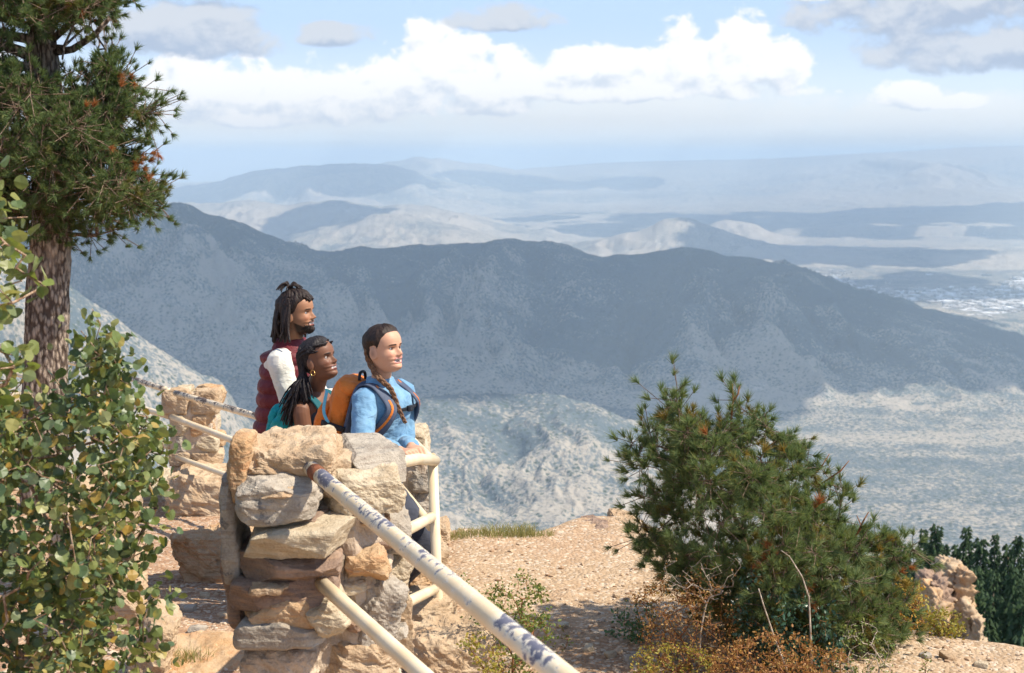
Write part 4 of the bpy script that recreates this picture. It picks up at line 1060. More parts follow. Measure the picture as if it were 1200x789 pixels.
shrub('weed_sprig', 'thin weed sprig beside the low olive-green shrub', 'weed', [(655, 735), (672, 730), (664, 760), (656, 765)], (662, 768), 16, 6.7, .05, 'oval', .014, 3, .01, M_SHG, M_REDTWIG, 63, .001, .003, .04, 0)
for pts, lb in (([(951, 778), (950, 745), (948, 700), (940, 676), (925, 652), (915, 645)], 'tall pale dead stalk curving up in front of the pine bush'), ([(928, 800), (918, 775), (905, 740), (895, 710), (889, 690)], 'pale dead stalk leaning left under the pine bush')):
    pp = [P(x, y, 6.1) for x, y in pts]; o = tube('dead_stalk', pp, .004, M_PALE, None, 7, taper=[.0048 - .0006 * i for i in range(len(pp))]); tag(o, lb, 'stalk')

# grass tufts
M_GRASS = m_leaf('grass', [(.24, .24, .07), (.36, .31, .12), (.17, .20, .06), (.45, .38, .2)], .3)
def grass(x, y, Y, n, h, w_, seed, label):
    rng = np.random.default_rng(seed); bp = P(x, y, Y); z = gzz(bp.x, bp.y)
    V = []; F = []
    for i in range(n):
        a = rng.uniform(0, 6.28); r = w_ * rng.random() ** .6; b = np.array([math.cos(a) * r, math.sin(a) * r * .6, -.01]); l = rng.normal(size=2) * .35; hh = h * rng.uniform(.5, 1.1); s = np.array([.0016, .0005, 0])
        m1 = b + np.array([l[0] * hh * .3, l[1] * hh * .3, hh * .6]); t1 = b + np.array([l[0] * hh, l[1] * hh, hh]); k = len(V)
        V += [b - s, b + s, m1 + s * .8, m1 - s * .8, t1]; F += [(k, k + 1, k + 2), (k, k + 2, k + 3), (k + 3, k + 2, k + 4)]
    o = mesh_np('grass_tuft', np.array(V), np.array(F), M_GRASS, smooth=False); o.location = (bp.x, bp.y, z); tag(o, label, 'grass', 'grass tufts')
for k, (x, y, n, h, w_, lb) in enumerate([(530, 634, 150, .06, .12, 'low grass fringe on the cliff edge nearest the corner post'), (552, 636, 160, .07, .12, 'grass fringe on the cliff edge, second from the corner post'), (583, 639, 200, .09, .14, 'thick grass tuft in the middle of the cliff edge'),
                                       (612, 639, 200, .10, .10, 'tallest green grass tuft on the cliff edge'), (634, 639, 90, .06, .09, 'sparse grass at the right end of the cliff edge fringe')]):
    grass(x, y, 8.82, n, h, w_, 400 + k, lb)
grass(205, 770, 5.9, 120, .10, .1, 410, 'yellowish grass tuft beside the slab at the bottom left'); grass(228, 778, 5.9, 90, .09, .07, 411, 'grass blades right of the yellowish tuft at the bottom left')
grass(360, 0, 1, 0, 0, 0, 0, '') if False else None

# firs on the slope below, and the crag -------------------------------
M_FIR = m_leaf('fir_needles', [(.026, .052, .020), (.040, .075, .026), (.055, .092, .034), (.032, .062, .030)], .1, .7, .2)
def fir_mesh(seed, H, W_):
    rng = np.random.default_rng(seed); V = []; F = []
    n = 2600
    t = rng.random(n) ** .75; z = H * (1 - t) * .94 + H * .05; z = H - t * H * .92
    r = W_ * (.10 + t * .9) * rng.uniform(.25, 1.0, n) * (1 + .25 * np.sin(t * 60 + rng.uniform(0, 6, n) * .2))
    a = rng.uniform(0, 6.283, n)
    for i in range(n):
        c = np.array([math.cos(a[i]) * r[i], math.sin(a[i]) * r[i], z[i] - r[i] * .25]); o = np.array([math.cos(a[i]), math.sin(a[i]), -.35]); s = np.array([-o[1], o[0], 0]) * rng.uniform(.13, .26) * (.5 + t[i]); l = rng.uniform(.45, .9) * (.45 + t[i] * .9)
        k = len(V); dz = np.array([0, 0, rng.uniform(-.12, .12)])
        V += [c - o * l * .5, c + s + dz, c + o * l * .6, c - s - dz * .5, c + np.array([0, 0, .22])]
        F += [(k, k + 1, k + 4), (k + 1, k + 2, k + 4), (k + 2, k + 3, k + 4), (k + 3, k, k + 4)]
    return np.array(V), np.array(F)
FM = []
for s in range(3):
    V, F = fir_mesh(600 + s, 19.0, 3.4)
    o = mesh_np('crown', V, F, M_FIR, smooth=False); FM.append(o.data)
    bpy.data.objects.remove(o)
tr_o = tube('trunk', [(0, 0, -1), (0, 0, 8), (0, 0, 18.4)], .2, M_BARK, None, 8, taper=[.28, .2, .03]); TRM = tr_o.data; bpy.data.objects.remove(tr_o)
firs = [(1062, 640, 120, 'fir behind the right flank of the pine bush'), (1083, 622, 128, 'broad fir top left of the gap above the crag'), (1097, 616, 118, 'rounded fir top directly above the crag'), (1046, 622, 150, 'faint small fir top rising over the pine bush'),
        (1133, 620, 112, 'pointed fir right of the crag, tallest of its cluster'), (1121, 640, 108, 'fir standing in front just right of the crag'), (1150, 634, 105, 'fir with a bushy tip in the middle of the right-hand stand'), (1167, 628, 116, 'narrow fir in the right-hand stand behind the bushy one'),
        (1182, 640, 106, 'fir with its tip leaning into the right-hand stand'), (1194, 630, 110, 'fir at the right edge of the picture'), (1142, 668, 92, 'low dark fir in front of the stand'), (1165, 672, 95, 'low fir below the narrow one'),
        (1188, 676, 90, 'nearest low fir at the right edge'), (1128, 690, 88, 'low fir beside the crag foot'), (1215, 622, 112, 'fir just cut by the right edge'), (1070, 672, 95, 'fir low between the bush and the crag'), (1155, 700, 82, 'dark fir top just above the gravel edge'),
        (1198, 706, 80, 'dark fir top in the lower right corner of the stand'), (1108, 640, 135, 'small fir tip between the crag and the stand')]
rng = np.random.default_rng(3)
for k, (x, y, Y, lb) in enumerate(firs):
    top = P(x, y, Y); s = rng.uniform(.9, 1.2)
    root = thing('fir_tree', (top.x, top.y, top.z - 18.9 * s), 'dark ' + lb, 'fir tree', 'dark firs on the slope below', rng.uniform(0, 6.28)); root.scale = (s * rng.uniform(.8, 1.15), s * rng.uniform(.8, 1.15), s)
    for nm, me in (('crown', FM[k % 3]), ('trunk', TRM)):
        o = bpy.data.objects.new(nm, me); COL.objects.link(o); o.parent = root
cr = thing('rock_outcrop', tuple(P(1115, 740, 60)), 'pale jagged crag rising from the slope in front of the dark firs', 'rock')
for i, (x0, y0, x1, y1, dY, mt) in enumerate([(1098, 654, 1126, 720, 0, 'tan'), (1114, 662, 1132, 740, -.6, 'orange'), (1084, 678, 1108, 740, -1, 'brown'), (1108, 700, 1136, 760, -1.6, 'tan'), (1092, 720, 1145, 800, -1, 'tan'), (1080, 760, 1160, 980, 0, 'tan'), (1126, 716, 1142, 770, -2, 'tan'), (1086, 690, 1098, 720, -2, 'orange')]):
    A = P((x0 + x1) / 2, (y0 + y1) / 2, 60 + dY); V, F = rock_geo(((x1 - x0) / FPX * 62, 2.2 + i * .2, (y1 - y0) / FPX * 64), 700 + i, 6, 30, 14, .17, .08)
    mesh_np('crag', V + np.array(A) - np.array(cr.location), F, None or MS[mt], cr)

# ------------------------------------------------------------------ people
def grid_faces(nr, nc, wrap=True, caps=True):
    i = np.arange(nr * nc).reshape(nr, nc); j = np.roll(i, -1, 1)
    if not wrap: i2 = i[:, :-1]; j2 = i[:, 1:]
    else: i2, j2 = i, j
    F = [np.stack([i2[:-1], j2[:-1], j2[1:], i2[1:]], -1).reshape(-1, 4)]
    return F
def tri_all(F):
    out = []
    for f in F:
        f = np.asarray(f)
        if f.shape[1] == 4: out += [f[:, [0, 1, 2]], f[:, [0, 2, 3]]]
        else: out.append(f)
    return np.concatenate(out)
class Geo:
    def __init__(s): s.V = []; s.F = []; s.n = 0
    def add(s, V, F):
        V = np.asarray(V, float); s.V.append(V); s.F.append(tri_all(F if isinstance(F, list) else [F]) + s.n); s.n += len(V)
    def arr(s): return np.concatenate(s.V), np.concatenate(s.F)
def loft(secs, seg=28, p=2.3):
    """secs: (centre, u axis, v axis, ru, rv) -> closed tube"""
    a = np.linspace(0, 2 * math.pi, seg, endpoint=False); c, s = np.cos(a), np.sin(a)
    cx = np.sign(c) * np.abs(c) ** (2 / p); sx = np.sign(s) * np.abs(s) ** (2 / p)
    V = []
    for (C_, u, v, ru, rv) in secs:
        V.append(np.array(C_)[None] + np.outer(cx * ru, np.array(u)) + np.outer(sx * rv, np.array(v)))
    n = len(secs); V = np.concatenate(V + [np.array([secs[0][0]]), np.array([secs[-1][0]])])
    F = grid_faces(n, seg); k = n * seg
    F.append(np.array([(k, (q + 1) % seg, q) for q in range(seg)] + [(k + 1, (n - 1) * seg + q, (n - 1) * seg + (q + 1) % seg) for q in range(seg)]))
    return V, F
def limb(pts, rad, seg=16, sub=6):
    """tapered round limb through the joints, rounded at both ends, bends smoothed"""
    pts = [np.array(p, float) for p in pts]; n = len(pts)
    T = np.linspace(0, n - 1, (n - 1) * sub + 1); Q = []; R = []
    for t in T:
        i = min(int(t), n - 2); w_ = t - i
        p0, p1, p2, p3 = pts[max(i - 1, 0)], pts[i], pts[i + 1], pts[min(i + 2, n - 1)]
        c = .5 * ((2 * p1) + (p2 - p0) * w_ + (2 * p0 - 5 * p1 + 4 * p2 - p3) * w_ ** 2 + (3 * p1 - p0 - 3 * p2 + p3) * w_ ** 3)
        l = p1 + (p2 - p1) * w_; Q.append(l * .6 + c * .4); R.append(rad[i] * (1 - w_) + rad[i + 1] * w_)
    d0 = (Q[0] - Q[1]); d0 /= np.linalg.norm(d0); d1 = Q[-1] - Q[-2]; d1 /= np.linalg.norm(d1)
    Q = [Q[0] + d0 * R[0] * .9, Q[0] + d0 * R[0] * .6] + Q + [Q[-1] + d1 * R[-1] * .6, Q[-1] + d1 * R[-1] * .9]; R = [R[0] * .35, R[0] * .8] + R + [R[-1] * .8, R[-1] * .35]
    secs = []; u = None
    for i, q in enumerate(Q):
        d = Q[min(i + 1, len(Q) - 1)] - Q[max(i - 1, 0)]; d /= np.linalg.norm(d)
        if u is None: u = np.cross(d, [.3, .9, .2])
        u = u - d * (u @ d); u /= np.linalg.norm(u); secs.append((q, u, np.cross(d, u), R[i], R[i]))
    return loft(secs, seg, 2)
def ellipsoid(c, M, r, n=16):
    V, F = cube_grid(n // 2); V = V / np.linalg.norm(V, axis=1)[:, None]
    return np.array(c) + (V * np.array(r)) @ np.array(M).T, F
def remesh(geo, vox, it=3, fac=.5):
    V, F = geo.arr(); me = bpy.data.meshes.new('tmp'); me.from_pydata(V.tolist(), [], F.tolist()); me.update()
    bm = bmesh.new(); bm.from_mesh(me); bmesh.ops.recalc_face_normals(bm, faces=bm.faces[:]); bm.to_mesh(me); bm.free()
    o = bpy.data.objects.new('tmp', me); COL.objects.link(o)
    m = o.modifiers.new('r', 'REMESH'); m.mode = 'VOXEL'; m.voxel_size = vox
    if it: s = o.modifiers.new('s', 'SMOOTH'); s.factor = fac; s.iterations = it
    dg = bpy.context.evaluated_depsgraph_get(); e = o.evaluated_get(dg); m2 = bpy.data.meshes.new_from_object(e)
    n = len(m2.vertices); V = np.empty(n * 3, np.float32); m2.vertices.foreach_get('co', V)
    nrm = np.empty(n * 3, np.float32); m2.vertices.foreach_get('normal', nrm)
    F = np.empty(len(m2.polygons) * 4, np.int32); m2.polygons.foreach_get('vertices', F)
    bpy.data.objects.remove(o); bpy.data.meshes.remove(me); bpy.data.meshes.remove(m2)
    return V.reshape(-1, 3).astype(float), F.reshape(-1, 4), nrm.reshape(-1, 3).astype(float)
def frame(yaw, tilt=0, roll=0):
    """columns forward, left, up; yaw 0 looks along +X, positive turns towards the camera; tilt lifts the face"""
    cy, sy = math.cos(yaw), math.sin(yaw)
    R = np.array([[cy, sy, 0], [-sy, cy, 0], [0, 0, 1.0]])
    ct, st = math.cos(tilt), math.sin(tilt)
    T = np.array([[ct, 0, -st], [0, 1, 0], [st, 0, ct]])
    cr_, sr = math.cos(roll), math.sin(roll); L = np.array([[1, 0, 0], [0, cr_, -sr], [0, sr, cr_]])
    return R @ T @ L
HZ = np.array([-.118, -.113, -.105, -.095, -.085, -.077, -.069, -.0625, -.057, -.051, -.044, -.036, -.025, -.012, 0, .010, .020, .035, .05, .065, .08, .094, .105, .112, .116])
HF = np.array([.030, .058, .074, .083, .083, .078, .083, .079, .080, .086, .080, .079, .079, .078, .077, .082, .087, .089, .088, .083, .074, .060, .042, .024, .006])
HB = np.array([.012, .016, .022, .034, .046, .056, .064, .070, .075, .079, .084, .088, .092, .096, .099, .101, .103, .105, .105, .101, .093, .078, .058, .034, .008])
HW = np.array([.016, .028, .038, .046, .051, .054, .057, .059, .061, .063, .065, .067, .069, .071, .0725, .0735, .0745, .0755, .075, .072, .065, .053, .038, .022, .006])
def head_surface(nz=110, seg=96, off=0.0, feat=True, smile=1.0, mouth_open=0.0, jaw=1.0):
    # finer rows over the face
    z = np.interp(np.linspace(0, 1, nz), [0, .12, .70, 1], [-.118, -.1, .03, .116])
    F_, B_, W_ = (np.interp(z, HZ, q) for q in (HF, HB, HW))
    a = np.linspace(0, 2 * math.pi, seg, endpoint=False)
    # more columns at the front
    a = a - .35 * np.sin(a)
    A, Z = np.meshgrid(a, z); c, s = np.cos(A), np.sin(A)
    Fg, Bg, Wg = F_[:, None], B_[:, None], W_[:, None]
    p = 2.25
    cx = np.sign(c) * np.abs(c) ** (2 / p); sx = np.sign(s) * np.abs(s) ** (2 / p)
    X = np.where(c > 0, Fg, Bg) * cx; Y = Wg * sx
    ends = np.clip((.116 - np.abs(Z + .001)) / .02, 0, 1)
    if off:
        L = np.sqrt(X * X + Y * Y) + 1e-6; X = X + X / L * off; Y = Y + Y / L * off; Z = Z + np.clip(Z / .116, -.3, 1) ** 3 * off
    if feat:
        fr = sstep(.0, .5, c)
        g = lambda yc, zc, sy, sz: np.exp(-((np.abs(Y) - yc) / sy) ** 2 - ((Z - zc) / sz) ** 2)
        nz_ = np.interp(Z, [-.047, -.040, -.034, -.028, -.018, -.005, .008, .018], [0, .012, .026, .030, .021, .013, .006, 0])
        sg = np.interp(Z, [-.045, -.034, -.02, .01], [.016, .0135, .009, .008])
        X = X + fr * nz_ * np.exp(-(Y / sg) ** 2)
        X = X + fr * .0075 * g(.0145, -.034, .0055, .006)                          # wings of the nose
        X = X - fr * .0095 * g(.031, .001, .0145, .0095)                            # eye sockets
        X = X + fr * .0045 * g(.030, .0175, .020, .006)                            # brows
        X = X + fr * .0055 * smile * g(.038, -.030, .014, .013)                    # cheeks lifted by the smile
        Y = Y + np.sign(Y) * .0035 * smile * np.exp(-((Z + .034) / .018) ** 2) * fr * sstep(.018, .045, np.abs(Y))
        X = X - fr * .0014 * smile * np.exp(-((np.abs(Y) - (.024 + (-.045 - Z) * .5)) / .003) ** 2 - ((Z + .048) / .016) ** 2)
        X = X + fr * .0055 * g(.0, -.069, .020, .0042) + fr * .0045 * g(.004, -.0535, .018, .0042)   # lips
        X = X - fr * (.004 + .014 * mouth_open) * np.exp(-(Y / (.021 + .003 * mouth_open)) ** 4 - ((Z + .0615 - .10 * Y * Y * 10) / (.0022 + .0045 * mouth_open)) ** 2)
        X = X + fr * .004 * g(0, -.094, .014, .010)
    V = np.stack([X, Y, Z], -1).reshape(-1, 3)
    V = np.concatenate([V, [[.02, 0, -.119], [0, 0, .117 + off]]])
    F = grid_faces(nz, seg); k = nz * seg
    F.append(np.array([(k, (q + 1) % seg, q) for q in range(seg)] + [(k + 1, (nz - 1) * seg + q, (nz - 1) * seg + (q + 1) % seg) for q in range(seg)]))
    return V, F, A, Z
def paint_head(H, skin, lip, hair, beard=0, mouth_open=0.0, brow=1.0):
    """colour at head-local points"""
    x, y, z = H[:, 0], H[:, 1], H[:, 2]; ay = np.abs(y); n = len(x); C_ = np.tile(np.array(skin, float), (n, 1))
    def put(m, col): 
        nonlocal C_
        m = np.clip(m, 0, 1)[:, None]; C_ = C_ * (1 - m) + np.array(col) * m
    fr = sstep(.035, .06, x)
    red = np.array(skin) * np.array([1.12, .82, .80])
    put(fr * .5 * np.exp(-((ay - .042) / .016) ** 2 - ((z + .03) / .014) ** 2), red)
    put(fr * .4 * np.exp(-(y / .012) ** 2 - ((z + .033) / .01) ** 2), red)
    zm = z + .0615 - 1.0 * y * y * 6
    put(fr * sstep(.032, .026, ay) * sstep(.0125 + .004 * mouth_open, .0085 + .004 * mouth_open, np.abs(zm + .0005)), lip)
    put(fr * sstep(.026, .021, ay) * sstep(.0062 + .005 * mouth_open, .0035 + .005 * mouth_open, np.abs(zm)) * (x > .05), (.60, .55, .50))
    if mouth_open: put(fr * sstep(.018, .014, ay) * sstep(.004, .002, np.abs(zm + .0045)), (.10, .02, .02))
    put(fr * brow * sstep(.053, .048, ay) * sstep(.011, .015, ay) * sstep(.0048, .002, np.abs(z - .0195 + (ay - .03) ** 2 * 6)), hair)
    put(fr * .9 * sstep(.047, .043, ay) * sstep(.014, .018, ay) * sstep(.0026, .0012, np.abs(z - .0055 + (ay - .031) ** 2 * 16)), np.array(hair) * .6)
    put(fr * .5 * sstep(.046, .040, ay) * sstep(.016, .020, ay) * sstep(.0022, .0008, np.abs(z + .0055 - (ay - .031) ** 2 * 8)), np.array(hair) * .8)
    ear_shade = (ay > .0755) * np.exp(-((x + .012) / .009) ** 2 - ((z + .012) / .017) ** 2); put(.75 * ear_shade, np.array(skin) * .45)  # shade of the ear hollow, painted into the skin tone
    if beard:
        jz = sstep(-.070, -.078, z + np.clip(.05 - x, 0, .1) * -.55)
        put(beard * np.maximum(jz * (x > -.01) * sstep(-.012, .01, x), fr * sstep(.034, .029, ay) * sstep(.0045, .0025, np.abs(z + .0475 + ay * .35 * .5))), hair)
        put(beard * fr * sstep(.036, .030, ay) * sstep(.0, .005, ay - .024) * sstep(-.05, -.056, z), hair)
    return C_
def m_skin():
    m, t = mat_new('skin'); at = t.new('ShaderNodeAttribute'); at.attribute_name = 'tone'
    g = t.new('ShaderNodeNewGeometry'); n = t.noise(g.outputs['Position'], 60, 4, .6)
    t.put(t.b.inputs['Base Color'], t.mix(t.step(n, .3, .7, 0, .16), at.outputs['Color'], t.vm('MULTIPLY', at.outputs['Color'], (.72, .68, .66))))
    t.b.inputs['Roughness'].default_value = .52; t.b.inputs['Specular IOR Level'].default_value = .32
    t.b.inputs['Subsurface Weight'].default_value = .08; t.b.inputs['Subsurface Radius'].default_value = (.012, .005, .003); t.b.inputs['Subsurface Scale'].default_value = 1
    bump(t, t.noise(g.outputs['Position'], 240, 2, .6), .15, .001)
    return m
M_SKIN = m_skin()
def m_cloth(name, c1, c2, wr=6.0, weave=420, rough=.85, sheen=.2, b=.010):
    m, t = mat_new(name); g = t.new('ShaderNodeNewGeometry'); p = g.outputs['Position']
    n = t.noise(p, 14, 4, .6); w_ = t.noise(t.vm('MULTIPLY', p, (1, 1, 1.6)), wr, 4, .55, 1.2); f = t.noise(p, weave, 2, .5)
    c = t.mix(t.step(n, .35, .65), c1, c2); c = t.mix(t.step(f, .35, .65, 0, .22), c, tuple(min(1, x * 1.5) for x in c2))
    t.put(t.b.inputs['Base Color'], c); t.b.inputs['Roughness'].default_value = rough; t.b.inputs['Specular IOR Level'].default_value = .2
    t.b.inputs['Sheen Weight'].default_value = sheen * .5
    bump(t, t.m('ADD', t.m('MULTIPLY', w_, 1.0), t.m('MULTIPLY', f, .04)), .8, b)
    return m
def m_hair(name, c1, c2, sx=1.0):
    m, t = mat_new(name); g = t.new('ShaderNodeTexCoord'); p = t.vm('MULTIPLY', g.outputs['Object'], (sx * 1.0, 1, .35))
    n = t.noise(p, 160, 4, .7)
    t.put(t.b.inputs['Base Color'], t.mix(t.step(n, .4, .65), c1, c2)); t.b.inputs['Roughness'].default_value = .55; t.b.inputs['Specular IOR Level'].default_value = .3
    bump(t, n, .8, .003); return m
M_BLACKH = m_hair('black_hair', (.010, .008, .009), (.035, .028, .028)); M_BRNH = m_hair('dark_brown_hair', (.012, .007, .005), (.045, .024, .016)); M_BRAID = m_hair('brown_braid_hair', (.10, .045, .022), (.24, .125, .06))
M_LOC = m_hair('dreadlock_hair', (.010, .007, .006), (.045, .026, .019))
M_EYE, _t = mat_new('eye')
_tc = _t.new('ShaderNodeTexCoord'); _s = _t.new('ShaderNodeSeparateXYZ'); _t.l.new(_tc.outputs['Object'], _s.inputs[0])
_r = _t.m('DIVIDE', _s.outputs[0], .0115)
_t.put(_t.b.inputs['Base Color'], _t.ramp(_r, [(0, (.55, .50, .47)), (.78, (.55, .50, .47)), (.84, (.09, .05, .03)), (.93, (.09, .05, .03)), (.95, (.005, .005, .005))])); _t.b.inputs['Roughness'].default_value = .1

def person(name, base, label, head, hyaw, htilt, byaw, J, skin, lip, hairc, tall=1.0, beard=0, mouth=0.0, broad=1.0, hands=None, rad=1.0, hroll=0):
    root = thing(name, tuple(base), label, 'person')
    g = Geo(); HM = frame(hyaw, htilt, hroll); BM = frame(byaw); f, l, up = BM[:, 0], BM[:, 1], BM[:, 2]
    hc = np.array(head)
    hv, hf, _, _ = head_surface(mouth_open=mouth); hs = tall
    g.add(hc + (hv * hs) @ HM.T, hf)
    for s in (1, -1):      # ears
        ec = hc + HM @ (np.array([-.014, s * .079, -.014]) * hs); q_ = -s * .5; M2 = HM @ np.array([[math.cos(q_), -math.sin(q_), 0], [math.sin(q_), math.cos(q_), 0], [0, 0, 1]])
        v, ff = ellipsoid(ec, M2, (.019 * hs, .0070 * hs, .032 * hs)); g.add(v, ff)
    nb, ch, wa, pe = (np.array(J[k]) for k in ('neck', 'chest', 'waist', 'pelvis'))
    nt = hc + HM @ np.array([-.022, 0, -.075]) * hs
    g.add(*limb([nb - np.array([0, 0, .04]), nb, (nb + nt) / 2, nt], [.062 * broad, .056 * broad, .053 * broad, .052 * broad], 22))
    tor = [(nb + up * .0, .05, .06), (nb - up * .035, .075, .125 * broad), (ch + up * .06, .095, .165 * broad), (ch, .105, .160 * broad), ((ch + wa) / 2, .098, .140 * broad), (wa, .092, .125 * broad), ((wa + pe) / 2, .105, .150 * broad), (pe, .110, .165 * broad), (pe - up * .09, .085, .13 * broad)]
    g.add(*loft([(c, f, l, a, b) for c, a, b in tor], 30, 2.2))
    for s in 'RL':
        sh, el, wr = (np.array(J[k + s]) for k in ('shoulder', 'elbow', 'wrist'))
        g.add(*limb([sh * .45 + nb * .55 - up * .03, sh, sh * .6 + el * .4, el, el * .55 + wr * .45, wr], [q * rad for q in (.040, .050, .047, .040, .038, .027)], 18))
        hi, kn, an = (np.array(J[k + s]) for k in ('hip', 'knee', 'ankle'))
        g.add(*limb([hi, hi * .5 + kn * .5, kn, kn * .6 + an * .4, an], [.085 * broad, .075, .055, .052, .036], 18))
        toe = an + f * .17 + np.array([0, 0, -.055]); g.add(*limb([an + np.array([0, 0, -.04]) - f * .03, an + f * .08 + np.array([0, 0, -.045]), toe], [.036, .036, .026], 14))
        # hand: palm, four fingers that bend, and a thumb
        hd, side, bend = hands[s]; hd = np.array(hd, float); hd /= np.linalg.norm(hd); side = np.array(side, float); side -= hd * (side @ hd); side /= np.linalg.norm(side)
        nrm = np.cross(hd, side) * bend[0]        # palm side
        kk = tall * .98
        secs = [(wr + hd * t_ * kk, side, nrm, a_ * kk, b_ * kk) for t_, a_, b_ in ((-.015, .022, .018), (.01, .027, .016), (.04, .036, .014), (.07, .040, .013), (.088, .038, .011))]
        g.add(*loft(secs, 20, 2.4))
        for q, (o_, L) in enumerate(((-.030, .068), (-.010, .078), (.010, .072), (.029, .056))):
            b0 = wr + (hd * .078 + side * o_) * kk; pts = [b0 - hd * .02]; d_ = hd.copy(); pts.append(b0); cur = b0
            for seg_, fr_ in enumerate((.45, .30, .25)):
                ang = bend[1] * (1.0 + .1 * q); d_ = d_ * math.cos(ang) + nrm * math.sin(ang); d_ /= np.linalg.norm(d_); cur = cur + d_ * L * fr_ * kk; pts.append(cur)
                nrm_ = nrm
            g.add(*limb(pts, [.0085 * kk, .0085 * kk, .008 * kk, .0075 * kk, .0065 * kk], 10, 3))
        ts = -1.0
        t0 = wr + (hd * .020 + side * ts * .022) * kk; t1 = t0 + (hd * .035 + side * ts * .022 + nrm * .010) * kk; t2 = t1 + (hd * .030 + side * ts * .004 + nrm * .014) * kk; t3 = t2 + (hd * .020 + nrm * .014 + side * .003) * kk
        g.add(*limb([t0, t1, t2, t3], [.012 * kk, .0105 * kk, .009 * kk, .0075 * kk], 10, 3))
    V, F, nr = remesh(g, .0034, 2, .4)
    HL = (V - hc) @ HM / hs
    col = np.tile(np.array(skin, float), (len(V), 1)); near = np.linalg.norm(HL, axis=1) < .16
    col[near] = paint_head(HL[near], skin, lip, hairc, beard, mouth)
    o = mesh_np('body', local(V, root), F, M_SKIN, root)
    at = o.data.attributes.new('tone', 'FLOAT_COLOR', 'POINT'); at.data.foreach_set('color', np.concatenate([col, np.ones((len(V), 1))], 1).astype(np.float32).ravel())
    for s in (1, -1):
        bm = bmesh.new(); bmesh.ops.create_uvsphere(bm, u_segments=16, v_segments=12, radius=.0115 * hs); me = bpy.data.meshes.new('eye'); bm.to_mesh(me); bm.free(); me.materials.append(M_EYE)
        e = bpy.data.objects.new('eye', me); COL.objects.link(e); e.parent = root
        ec = hc + HM @ (np.array([.0592, s * .0305, .0005]) * hs); e.location = Vector(ec) - root.location; e.rotation_euler = Matrix(HM.tolist()).to_euler()
    return root, HM, BM, hc
def cloth(name, geo, mat, root, vox=.006, it=4, wrinkle=.004, ws=14.0, seed=1, fn=None):
    V, F, n = remesh(geo, vox, it)
    w_ = fbm(V[:, 0] * ws, V[:, 1] * ws, V[:, 2] * ws * 1.2, 3, seed) + .5 * (1 - 2 * np.abs(fbm(V[:, 0] * ws * 1.3, V[:, 1] * ws * 1.3, V[:, 2] * ws, 3, seed + 4)))
    V = V + n * (w_ * wrinkle)[:, None]
    if fn is not None: V = V + n * fn(V)[:, None]
    return mesh_np(name, local(V, root), F, mat, root)
def head_shell(name, HM, hc, hs, mat, root, off, line, noise_=.0, seed=0, zsc=1.0):
    """a cap of hair on the scalp where line(angle, z) > 0"""
    V, F, A, Z = head_surface(90, 90, off, False); n = len(A) * len(A[0])
    m = np.concatenate([line(A, Z).ravel() > 0, [False, True]])
    th = np.clip(line(A, Z).ravel() * 32, 0, 1) ** .7; th = np.concatenate([th, [0, 1]])
    V0, _, _, _ = head_surface(90, 90, -.006, False)
    V = V0 + (V - V0) * (th[:, None] * .9 + .1)
    if noise_:
        st = fbm(A * 9, Z * 25, oct=4, seed=seed); st = np.concatenate([st.ravel(), [0, 0]]); d_ = V / (np.linalg.norm(V, axis=1)[:, None] + 1e-9); V = V + d_ * (st * noise_ * th)[:, None]
    Ft = tri_all(F); keep = m[Ft].any(1); Ft = Ft[keep]; used = np.unique(Ft); rm = np.full(len(V), -1); rm[used] = np.arange(len(used))
    return mesh_np(name, local(hc + (V[used] * hs) @ HM.T, root), rm[Ft], mat, root)
def strand_geo(pts, r, seg=7, sub=5, tw=0, tip=.5):
    pts = [np.array(p, float) for p in pts]; n = len(pts); T = np.linspace(0, n - 1, (n - 1) * sub + 1); Q = []
    for t in T:
        i = min(int(t), n - 2); w_ = t - i; p0, p1, p2, p3 = pts[max(i - 1, 0)], pts[i], pts[i + 1], pts[min(i + 2, n - 1)]
        Q.append(.5 * ((2 * p1) + (p2 - p0) * w_ + (2 * p0 - 5 * p1 + 4 * p2 - p3) * w_ ** 2 + (3 * p1 - p0 - 3 * p2 + p3) * w_ ** 3))
    secs = []; u = None; m = len(Q)
    for i, q in enumerate(Q):
        d = Q[min(i + 1, m - 1)] - Q[max(i - 1, 0)]; d /= np.linalg.norm(d) + 1e-9
        if u is None: u = np.cross(d, [.3, .5, .81])
        u = u - d * (u @ d); u /= np.linalg.norm(u) + 1e-9
        rr = r * (1 - (1 - tip) * (i / (m - 1)) ** 2) * (1 + tw * math.sin(i * 2.4)); secs.append((q, u, np.cross(d, u), rr, rr))
    return loft(secs, seg, 2)
def ribbon_geo(pts, nrm, w_, th, sub=5):
    """flat strap through pts; nrm: outward direction at each point"""
    pts = [np.array(p, float) for p in pts]; n = len(pts); T = np.linspace(0, n - 1, (n - 1) * sub + 1); Q = []; Nn = []
    for t in T:
        i = min(int(t), n - 2); q = t - i; p0, p1, p2, p3 = pts[max(i - 1, 0)], pts[i], pts[i + 1], pts[min(i + 2, n - 1)]
        Q.append(.5 * ((2 * p1) + (p2 - p0) * q + (2 * p0 - 5 * p1 + 4 * p2 - p3) * q ** 2 + (3 * p1 - p0 - 3 * p2 + p3) * q ** 3)); Nn.append(np.array(nrm[i]) * (1 - q) + np.array(nrm[i + 1]) * q)
    secs = []
    for i, q in enumerate(Q):
        d = Q[min(i + 1, len(Q) - 1)] - Q[max(i - 1, 0)]; d /= np.linalg.norm(d); v = Nn[i] - d * (Nn[i] @ d); v /= np.linalg.norm(v); secs.append((q, np.cross(d, v), v, w_ / 2, th / 2))
    return loft(secs, 14, 3.5)
def np3(v): return np.array(v[:], float)
